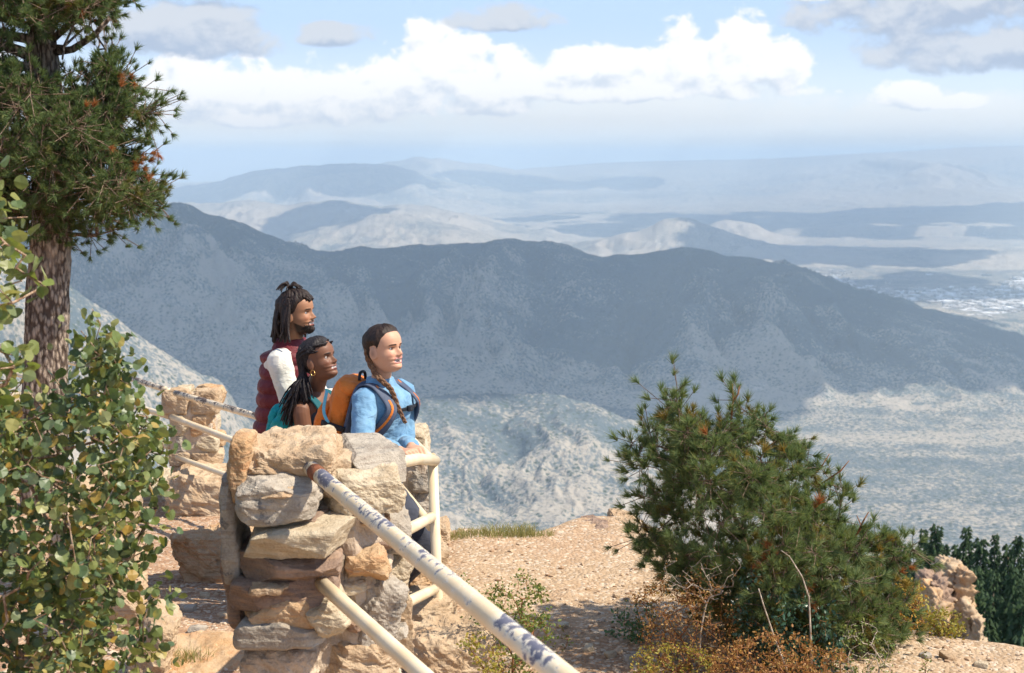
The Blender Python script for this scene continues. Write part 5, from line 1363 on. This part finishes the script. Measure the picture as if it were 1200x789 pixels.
def soft_box(name, c, M, dims, mat, root, boxy=4, seed=1, rough=.02, n=20, taper=0):
    V, F = rock_geo(dims, seed, boxy, n, 2, rough, 0, taper); return mesh_np(name, local(np.array(c) + V @ np.array(M).T, root), F, mat, root)
def trousers(J, root, mat, BM, broad=1.0):
    g = Geo(); f, l, up = BM[:, 0], BM[:, 1], BM[:, 2]; pe = np.array(J['pelvis'])
    g.add(*loft([(pe + up * .09, f, l, .112, .158 * broad), (pe, f, l, .122, .178 * broad), (pe - up * .10, f, l, .105, .165 * broad)], 26))
    for s in 'RL':
        hi, kn, an = (np.array(J[k + s]) for k in ('hip', 'knee', 'ankle')); g.add(*limb([hi, hi * .5 + kn * .5, kn, kn * .5 + an * .5, an + up * .02], [.098 * broad, .086, .068, .060, .054], 18))
    cloth('trousers', g, mat, root, .008)
    for s in 'RL':
        an = np.array(J['ankle' + s]); gg = Geo(); gg.add(*limb([an + up * .03, an - up * .03], [.05, .05], 14)); gg.add(*limb([an - f * .05 - up * .045, an + f * .08 - up * .045, an + f * .18 - up * .058], [.045, .046, .036], 14))
        cloth('boot', gg, M_BOOT, root, .008, 2, .001)
def ground_legs(pe, f, l, up, Z0, off=0.0, spread=.085):
    """hips, knees and ankles standing on the ground beneath the pelvis"""
    J = {}
    for s, sg in (('R', -1), ('L', 1)):
        hi = pe + l * sg * spread - up * .04; ft = pe + l * sg * (spread + .02) + f * (off + sg * .06); z = gzz(ft[0], ft[1]); an = np.array([ft[0], ft[1], z + .092])
        mid = (hi + an) / 2; L = np.linalg.norm(hi - an); bend = math.sqrt(max(.0016, (.83 / 2) ** 2 - (L / 2) ** 2)) if L < .83 else .02
        J['hip' + s] = hi; J['knee' + s] = mid + f * min(bend, .26) + up * .0; J['ankle' + s] = an
    return J
M_BOOT = m_cloth('boot_leather', (.10, .065, .04), (.14, .09, .055), 10, 300, .6)
M_DENIM = m_cloth('blue_denim', (.12, .25, .39), (.19, .34, .48), 9, 500, .85, .2, .016)
M_TROUS = m_cloth('dark_trousers', (.035, .040, .055), (.05, .055, .075)); M_TROUS2 = m_cloth('olive_trousers', (.09, .085, .06), (.12, .11, .08)); M_LEGG = m_cloth('black_leggings', (.015, .017, .02), (.025, .027, .03))
M_VEST = m_cloth('maroon_nylon', (.115, .016, .022), (.15, .024, .030), 16, 600, .5, .1, .012); M_CREAM = m_cloth('cream_jersey', (.62, .58, .50), (.70, .66, .58), 10, 500, .9, .2, .014)
M_TANK = m_cloth('dark_navy_cotton', (.022, .035, .05), (.035, .05, .065)); M_ORANGE = m_cloth('orange_nylon', (.60, .15, .020), (.68, .19, .03), 16, 500, .6, .1, .012)
M_STRAP = m_cloth('slate_webbing', (.055, .07, .11), (.085, .105, .15), 20, 500, .7, 0, .003); M_TEALP = m_cloth('teal_nylon', (.006, .23, .24), (.012, .31, .31), 18, 500, .5, .1, .016); M_DKTEAL = m_cloth('dark_teal_webbing', (.008, .075, .09), (.012, .10, .115), 20, 500, .7, 0, .003)
M_LBLUE = m_cloth('light_blue_webbing', (.10, .36, .50), (.14, .42, .56), 20, 500, .6, 0, .002); M_BUCK = m_cloth('black_plastic', (.012, .013, .018), (.02, .022, .028), 5, 100, .4, 0, .001)
M_GOLD, _t = mat_new('gold'); _t.b.inputs['Base Color'].default_value = (.8, .5, .18, 1); _t.b.inputs['Metallic'].default_value = 1; _t.b.inputs['Roughness'].default_value = .25
R_ = math.radians

# --- person in the blue shirt -----------------------------------------
def person_blue():
    by = R_(26); BM = frame(by); f, l, up = BM[:, 0], BM[:, 1], BM[:, 2]
    head = np3(P(451, 409.5, 7.0)); nb = np3(P(446, 447, 7.05)); ch = np3(P(451, 476, 7.07)); wa = np3(P(447, 526, 7.1)); pe = np3(P(437, 565, 7.14))
    J = dict(neck=nb, chest=ch, waist=wa, pelvis=pe)
    J['shoulderR'] = ch - l * .155 + up * .055 - f * .02; J['shoulderL'] = ch + l * .155 + up * .055 + f * .01
    J['elbowR'] = np3(P(425, 521, 6.80)); J['wristR'] = np3(P(469, 529, 6.60)); J['elbowL'] = np3(P(474, 522, 7.12)); J['wristL'] = np3(P(482, 524, 6.78))
    J.update(ground_legs(pe, f, l, up, 0, -.05))
    root, HM, _, hc = person('person', (pe[0], pe[1], gzz(pe[0], pe[1])), 'laughing person with brown braid, blue denim shirt and orange backpack, hands on the corner rail', head, R_(33), R_(9), by, J,
           (.58, .32, .205), (.50, .14, .12), (.035, .020, .014), 1.0, 0, .9, .90,
           dict(R=(np3(P(488, 530, 6.50)) - J['wristR'], (.25, 1, 0), (-1, .42)), L=(np3(P(497, 530, 6.62)) - J['wristL'], (.3, 1, 0), (-1, .42))), .92)
    # shirt
    g = Geo()
    g.add(*loft([(c, f, l, a, b) for c, a, b in [(nb - up * .012, .070, .080), (nb - up * .040, .090, .132), (ch + up * .055, .112, .160), (ch, .124, .158), ((ch + wa) / 2, .112, .145), (wa, .105, .135), ((wa + pe) / 2, .120, .155), (pe - up * .02, .130, .175), (pe - up * .06, .125, .17)]], 32, 2.3))
    for s in 'RL':
        sh, el, wr = J['shoulder' + s], J['elbow' + s], J['wrist' + s]
        g.add(*limb([sh * .45 + nb * .55 - up * .03, sh, sh * .6 + el * .4, el, el * .5 + wr * .5, wr - (wr - el) / np.linalg.norm(wr - el) * .035], [.050, .062, .059, .052, .047, .040], 20))
    cloth('shirt', g, M_DENIM, root, .006, 3, .0075, 15, 3)
    g = Geo(); g.add(*loft([(nb + up * .022 - f * .004, f, l, .066, .066), (nb + up * .004, f, l, .071, .073), (nb - up * .02, f, l, .080, .092)], 26, 2.1)); cloth('collar', g, M_DENIM, root, .005, 2, .001)
    trousers(J, root, M_TROUS, BM, .95)
    # hair: pulled back from the face, a braid over each shoulder
    def line(A, Z):
        c = np.cos(A); front = .070 - .030 * (1 - np.clip(c, 0, 1)) * 1.0
        zl = np.where(c > .15, np.interp(c, [.10, .40, .75, 1], [.004, .052, .078, .083]), np.where(c > -.30, np.interp(c, [-.30, .0, .15], [.018, .022, -.012]) - .0, np.interp(c, [-1, -.5, -.30], [-.075, -.06, .018])))
        return Z - zl
    head_shell('hair', HM, hc, 1.0, M_BRNH, root, .010, line, .006, 5)
    def plait(name, pts, r, mat, mat2, ph=0):
        pts = [np.array(p) for p in pts]; n = 40; seg = np.linspace(0, len(pts) - 1, n); Q = np.stack([np.interp(seg, range(len(pts)), [p[k] for p in pts]) for k in range(3)], -1)
        for k_ in range(3): Q[:, k_] = np.convolve(np.pad(Q[:, k_], 3, 'edge'), np.ones(7) / 7, 'valid')
        g_ = Geo(); d = (Q[-1] - Q[0]); d /= np.linalg.norm(d); u = np.cross(d, [0, 1, 0]); u /= np.linalg.norm(u); v = np.cross(d, u)
        for s in range(3):
            q = [Q[i] + (u * math.sin(i * .75 + s * 2.094) * r * .75 + v * math.sin(2 * (i * .75 + s * 2.094)) * r * .35) * (1 - .45 * i / n) for i in range(n)]
            g_.add(*strand_geo(q, r * .72, 8, 2, 0, .5))
        V_, F_ = g_.arr(); mesh_np(name, local(V_, root), F_, mat, root)
    b0 = hc + HM @ np.array([-.060, -.062, .030]); b1 = hc + HM @ np.array([-.068, -.060, -.02]); b2 = hc + HM @ np.array([-.055, -.058, -.075])
    plait('braid', [b0, b1, b2, P(446, 447, 6.92), P(456, 452, 6.93), P(461, 462, 6.93), P(466, 476, 6.93), P(472, 490, 6.91), P(476, 497, 6.90)], .0125, M_BRAID, None)
    # backpack: a thing of its own
    bp = thing('backpack', tuple(P(410, 505, 7.1)), 'orange hiking backpack with slate straps worn by the person in the blue shirt', 'backpack')
    PM = frame(by, R_(-16)); pf, pl, pu = PM[:, 0], PM[:, 1], PM[:, 2]
    c0 = np3(P(405, 484, 7.12))
    soft_box('bag_body', c0, PM, (.165, .27, .40), M_ORANGE, bp, 3.6, 5, .03, 26, .18)
    soft_box('front_pocket', c0 - pf * .085 - pu * .06, PM, (.075, .20, .20), M_ORANGE, bp, 3.5, 6, .035, 18)
    soft_box('top_pocket', c0 + pu * .155 + pf * .02, PM, (.15, .22, .09), M_ORANGE, bp, 3, 7, .03, 18)
    soft_box('back_panel', c0 + pf * .085 + pu * .01, PM, (.035, .25, .40), M_STRAP, bp, 4, 8, .01, 16)
    soft_box('base_panel', c0 - pu * .17, PM, (.16, .25, .07), M_BUCK, bp, 4, 9, .02, 16)
    for sg in (-1, 1):
        g = Geo(); o_ = l * sg * .10
        sy = sg * .165
        pts = [c0 + pf * .09 + pu * .14 + l * sg * .06, nb - up * .010 + l * sg * .095 - f * .045, nb - up * .012 + l * sg * .105 + f * .035, ch + up * .03 + l * sg * .125 + f * .112, ch - up * .045 + l * sg * .142 + f * .095, (ch + wa) / 2 - up * .02 + l * sg * .153 + f * .02, c0 + pf * .09 - pu * .13 + l * sg * .13]
        nn = [up, up, up + f * .5, f + l * sg * .5, f * .6 + l * sg * .8, l * sg, l * sg]
        g.add(*ribbon_geo(pts, nn, .062, .014)); V_, F_ = g.arr(); s_o = mesh_np('shoulder_strap', local(V_, bp), F_, M_STRAP, bp)
        g = Geo(); pts2 = [p + np.array(q) / np.linalg.norm(q) * .0085 for p, q in zip(pts, nn)][2:6]; g.add(*ribbon_geo(pts2, nn[2:6], .013, .004)); V_, F_ = g.arr(); mesh_np('strap_trim', local(V_, bp), F_, M_ORANGE, bp)
        g = Geo(); g.add(*ribbon_geo([c0 + pu * .12 - pf * .06 + l * sg * .13, c0 + pu * .02 - pf * .045 + l * sg * .142, c0 - pu * .03 + pf * .0 + l * sg * .146], [l * sg] * 3, .018, .005)); V_, F_ = g.arr(); mesh_np('side_strap', local(V_, bp), F_, M_LBLUE, bp)
        g = Geo(); g.add(*ribbon_geo([c0 - pu * .04 - pf * .04 + l * sg * .146, c0 - pu * .035 + pf * .09 + l * sg * .135], [l * sg] * 2, .030, .012)); V_, F_ = g.arr(); mesh_np('buckle', local(V_, bp), F_, M_BUCK, bp)
    g = Geo(); g.add(*strand_geo([c0 + pu * .20 + pf * .05 + pl * .03, c0 + pu * .235 + pf * .04 + pl * .02, c0 + pu * .235 + pf * .04 - pl * .02, c0 + pu * .20 + pf * .05 - pl * .03], .008, 8, 5, 0, 1)); V_, F_ = g.arr(); mesh_np('grab_handle', local(V_, bp), F_, M_BUCK, bp)
    g = Geo(); g.add(*ribbon_geo([ch + up * .0 - l * .12 + f * .118, ch + up * .0 + f * .142, ch + up * .0 + l * .12 + f * .118], [f, f, f], .018, .006)); V_, F_ = g.arr(); mesh_np('chest_strap', local(V_, bp), F_, M_BUCK, bp)
    soft_box('chest_buckle', ch + f * .145 + up * .0, BM, (.02, .045, .03), M_BUCK, bp, 6, 3, .0, 8)
person_blue()

# --- person with the long dark braids -----------------------------------
def person_braids():
    by = R_(22); BM = frame(by); f, l, up = BM[:, 0], BM[:, 1], BM[:, 2]
    head = np3(P(374.5, 421.5, 7.45)); nb = np3(P(369, 458, 7.5)); ch = np3(P(374, 488, 7.52)); wa = np3(P(367, 536, 7.56)); pe = np3(P(356, 572, 7.6))
    J = dict(neck=nb, chest=ch, waist=wa, pelvis=pe)
    J['shoulderR'] = ch - l * .150 + up * .058 - f * .02; J['shoulderL'] = ch + l * .150 + up * .055 + f * .02
    J['elbowR'] = J['shoulderR'] + np.array([.035, -.03, -.255]); J['wristR'] = J['elbowR'] + f * .19 + up * .02 + l * .05; J['elbowL'] = J['shoulderL'] + np.array([.06, .02, -.25]); J['wristL'] = J['elbowL'] + f * .2
    J.update(ground_legs(pe, f, l, up, 0, -.05))
    root, HM, _, hc = person('person', (pe[0], pe[1], gzz(pe[0], pe[1])), 'smiling person with long thin black braids, a gold hoop earring and bare shoulder, teal backpack', head, R_(24), R_(17), by, J,
           (.185, .085, .048), (.20, .055, .045), (.012, .009, .008), .98, 0, .25, .90, dict(R=(f, l, (1, .35)), L=(f, l, (1, .35))), .98)
    g = Geo()
    g.add(*loft([(c, f, l, a, b) for c, a, b in [(nb - up * .050, .078, .095), (ch + up * .050, .108, .138), (ch, .120, .150), ((ch + wa) / 2, .108, .140), (wa, .10, .13), ((wa + pe) / 2, .118, .155), (pe - up * .02, .128, .172)]], 32, 2.3))
    for sg in (-1, 1): g.add(*limb([ch + up * .03 + l * sg * .10 + f * .075, nb - up * .030 + l * sg * .085, ch + up * .03 + l * sg * .10 - f * .085], [.022, .018, .022], 12))
    cloth('tank_top', g, M_TANK, root, .006, 3, .003, 14, 8); trousers(J, root, M_LEGG, BM, .95)
    def line(A, Z):
        c = np.cos(A); zl = np.where(c > -.1, np.interp(c, [-.1, .2, .5, .8, 1], [.03, .042, .066, .082, .086]), np.interp(c, [-1, -.4, -.1], [-.07, -.05, .03])); return Z - zl
    head_shell('hair', HM, hc, .98, M_BLACKH, root, .012, line, .005, 15)
    rng = np.random.default_rng(8); g = Geo()
    for k in range(260):
        a = rng.uniform(-1, 1); side = -1 if rng.random() < .68 else 1
        # start along the hairline and parting, swept back over the crown, then hanging
        th = rng.uniform(.25, 2.6); zz = rng.uniform(.035, .100)
        F_ = np.interp(zz, HZ, HF); W_ = np.interp(zz, HZ, HW); B_ = np.interp(zz, HZ, HB)
        c_, s_ = math.cos(th), math.sin(th) * side; s0 = np.array([(F_ if c_ > 0 else B_) * c_ * 1.08, W_ * s_ * 1.1, zz + .006])
        if c_ > .5 and zz < .06: s0[2] = .075
        k1 = np.array([-.045 - .03 * rng.random(), side * rng.uniform(.055, .086), .035 + rng.uniform(-.02, .03)])
        k2 = np.array([-.068 - .03 * rng.random(), side * rng.uniform(.05, .086), -.055])
        e0 = hc + HM @ s0; e1 = hc + HM @ k1; e2 = hc + HM @ k2
        dn = rng.uniform(.08, .24); e3 = e2 + np.array([-.04 + rng.normal() * .012, -.02 + rng.normal() * .015, -dn * .55]); e4 = e3 + np.array([-.028 + rng.normal() * .018, rng.normal() * .018, -dn * .6])
        if side < 0 and rng.random() < .30: e3 = e2 + np.array([.012 + rng.normal() * .008, -.03, -.07]); e4 = e3 + np.array([.014, -.005, -.055 - .03 * rng.random()])
        g.add(*strand_geo([e0, e1, e2, e3, e4],   .0044, 6, 5, .25, .7))
    V_, F_ = g.arr(); mesh_np('braids', local(V_, root), F_, M_BLACKH, root)
    bm = bmesh.new(); V = []; 
    ec = hc + HM @ np.array([-.010, -.080, -.060]); n = 24
    tube('earring', [Vector(ec + HM @ np.array([math.cos(a) * .013, 0, math.sin(a) * .015])) for a in np.linspace(0, 2 * math.pi, n)], .0016, M_GOLD, root, 6)
    bp = thing('backpack', tuple(P(332, 496, 7.6)), 'teal backpack worn by the person with long dark braids', 'backpack')
    PM = frame(by, R_(-18)); pf, pl, pu = PM[:, 0], PM[:, 1], PM[:, 2]; c0 = np3(P(341, 492, 7.56))
    soft_box('bag_body', c0, PM, (.17, .26, .33), M_TEALP, bp, 3.0, 15, .045, 26, .15); soft_box('front_pocket', c0 - pf * .07 - pu * .03, PM, (.07, .19, .2), M_TEALP, bp, 3, 16, .05, 18); soft_box('back_panel', c0 + pf * .085, PM, (.03, .24, .32), M_DKTEAL, bp, 4, 17, .01, 14)
    for sg in (-1, 1):
        pts = [c0 + pf * .08 + pu * .11 + l * sg * .06, nb - up * .022 + l * sg * .085 - f * .05, nb - up * .020 + l * sg * .095 + f * .035, ch + up * .02 + l * sg * .115 + f * .108, ch - up * .05 + l * sg * .135 + f * .085, (ch + wa) / 2 + l * sg * .142 + f * .0, c0 + pf * .08 - pu * .11 + l * sg * .12]
        nn = [up, up, up + f * .5, f + l * sg * .5, f * .6 + l * sg * .8, l * sg, l * sg]; g = Geo(); g.add(*ribbon_geo(pts, nn, .050, .013)); V_, F_ = g.arr(); mesh_np('shoulder_strap', local(V_, bp), F_, M_DKTEAL, bp)
person_braids()

# --- person in the maroon vest -------------------------------------------
def person_vest():
    by = R_(16); BM = frame(by); f, l, up = BM[:, 0], BM[:, 1], BM[:, 2]
    head = np3(P(349, 367, 7.9)); nb = np3(P(341, 402, 7.95)); ch = np3(P(338, 430, 7.97)); wa = np3(P(334, 478, 8.0)); pe = np3(P(331, 512, 8.02))
    J = dict(neck=nb, chest=ch, waist=wa, pelvis=pe)
    J['shoulderR'] = ch - l * .178 + up * .056 + f * .030; J['shoulderL'] = ch + l * .178 + up * .07 + f * .02
    J['elbowR'] = J['shoulderR'] + np.array([.07, -.02, -.27]); J['wristR'] = J['elbowR'] + f * .22 + up * .03 + l * .03; J['elbowL'] = J['shoulderL'] + np.array([.08, .02, -.27]); J['wristL'] = J['elbowL'] + f * .22
    J.update(ground_legs(pe, f, l, up, 0, 0))
    root, HM, _, hc = person('person', (pe[0], pe[1], gzz(pe[0], pe[1])), 'tallest person, with dreadlocks tied up on top, short beard and maroon padded vest', head, R_(17), R_(6), by, J,
           (.34, .165, .088), (.36, .13, .10), (.016, .011, .009), 1.02, .92, .2, 1.05, dict(R=(f, l, (1, .3)), L=(f, l, (1, .3))), 1.08)
    g = Geo()
    g.add(*loft([(c, f, l, a, b) for c, a, b in [(nb - up * .01, .068, .07), (nb - up * .045, .09, .15), (ch + up * .06, .11, .185), (ch, .118, .18), (wa, .11, .155), (pe, .12, .17)]], 30, 2.3))
    for s in 'RL':
        sh, el, wr = J['shoulder' + s], J['elbow' + s], J['wrist' + s]; g.add(*limb([sh * .45 + nb * .55 - up * .03, sh, sh * .6 + el * .4, el, el * .5 + wr * .5, wr - (wr - el) / np.linalg.norm(wr - el) * .03], [.050, .068, .063, .054, .048, .042], 20))
    cloth('long_sleeved_shirt', g, M_CREAM, root, .006, 4, .006, 14, 12)
    g = Geo()
    g.add(*loft([(c, f, l, a, b) for c, a, b in [(nb + up * .028, .078, .080), (nb - up * .005, .088, .098), (nb - up * .035, .108, .140), (ch + up * .070, .140, .172), (ch + up * .03, .142, .168), (ch - up * .04, .146, .182), ((ch + wa) / 2, .145, .190), (wa, .145, .185), ((wa + pe) / 2, .150, .190), (pe, .150, .195), (pe - up * .07, .140, .19)]], 34, 2.4))
    z0 = (ch + up * .07)[2]
    def quilt(V):
        t = (V[:, 2] - z0) / .082 + .5; q = np.abs(np.sin(math.pi * t)) ** .5
        return (q - .72) * .020 * sstep(z0 + .12, z0 + .02, V[:, 2])
    cloth('puffer_vest', g, M_VEST, root, .006, 3, .003, 26, 21, quilt); trousers(J, root, M_TROUS2, BM, 1.05)
    def line(A, Z):
        c = np.cos(A); zl = np.where(c > -.1, np.interp(c, [-.1, .15, .4, .75, 1], [-.01, .01, .052, .072, .078]), np.interp(c, [-1, -.4, -.1], [-.075, -.06, -.01])); return Z - zl
    head_shell('hair', HM, hc, 1.02, M_LOC, root, .015, line, .010, 25)
    rng = np.random.default_rng(18); g = Geo(); knot = hc + HM @ np.array([-.030, -.005, .135])
    for k in range(90):
        side = -1 if rng.random() < .62 else 1
        if k < 34:      # gathered from the front and sides up to the knot
            th = rng.uniform(.1, 1.9); zz = rng.uniform(.05, .09); F_ = np.interp(zz, HZ, HF); W_ = np.interp(zz, HZ, HW); s0 = np.array([F_ * math.cos(th) * 1.1, W_ * math.sin(th) * side * 1.12, zz + .012])
            mid = (s0 + np.array([-.03, -.005, .135])) / 2 * 1.04 + np.array([0, 0, .006]); g.add(*strand_geo([hc + HM @ s0, hc + HM @ mid, knot + rng.normal(size=3) * .006], .0085, 7, 5, .10, .9))
        elif k < 50:    # loose ends fanning out of the knot
            a = rng.uniform(-1.3, 1.5); L = rng.uniform(.055, .095); d1 = np.array([math.sin(a) * .8, rng.normal() * .4, 1.0]); d1 /= np.linalg.norm(d1); d2 = np.array([math.sin(a) * 1.5, rng.normal() * .5, -.25 - .6 * rng.random()]); d2 /= np.linalg.norm(d2)
            g.add(*strand_geo([knot - d1 * .01, knot + d1 * L * .45, knot + d1 * L * .55 + d2 * L * .3, knot + d1 * L * .4 + d2 * L * .75], .0062, 7, 5, .1, .45))
        else:           # hanging at the sides and back
            th = rng.uniform(1.45, 2.95); zz = rng.uniform(.0, .085); B_ = np.interp(zz, HZ, HB); W_ = np.interp(zz, HZ, HW); c_ = math.cos(th)
            s0 = np.array([(B_ if c_ < 0 else .08) * c_ * 1.08, W_ * math.sin(th) * side * 1.1, zz + .008]); s1 = np.array([s0[0] * 1.12 - .008, s0[1] * 1.22 + side * .006, min(zz, .02) - .035]); s2 = s1 + np.array([-.010 + rng.normal() * .008, rng.normal() * .008, -.065]); s3 = s2 + np.array([-.012 + rng.normal() * .014, rng.normal() * .012, -.035 - .045 * rng.random()])
            g.add(*strand_geo([hc + HM @ s0, hc + HM @ s1, hc + HM @ s2, hc + HM @ s3], .0088, 7, 5, .10, .6))
    V_, F_ = g.arr(); mesh_np('dreadlocks', local(V_, root), F_, M_LOC, root)
    g = Geo()      # short beard
    for k in range(300):
        y_ = rng.uniform(-.048, .048); z_ = rng.uniform(-.118, -.080) + abs(y_) * .35; F_ = np.interp(z_, HZ, HF); W_ = np.interp(z_, HZ, HW)
        if abs(y_) > W_ * .97: continue
        x_ = F_ * (1 - (abs(y_) / W_) ** 2.25) ** (1 / 2.25); q = np.array([x_, y_, z_]); g.add(*strand_geo([hc + HM @ (q * .97), hc + HM @ (q * 1.0 + np.array([.005, y_ * .05, -.008]))], .0035, 4, 1, 0, .4))
    V_, F_ = g.arr(); mesh_np('beard', local(V_, root), F_, M_LOC, root)
person_vest()
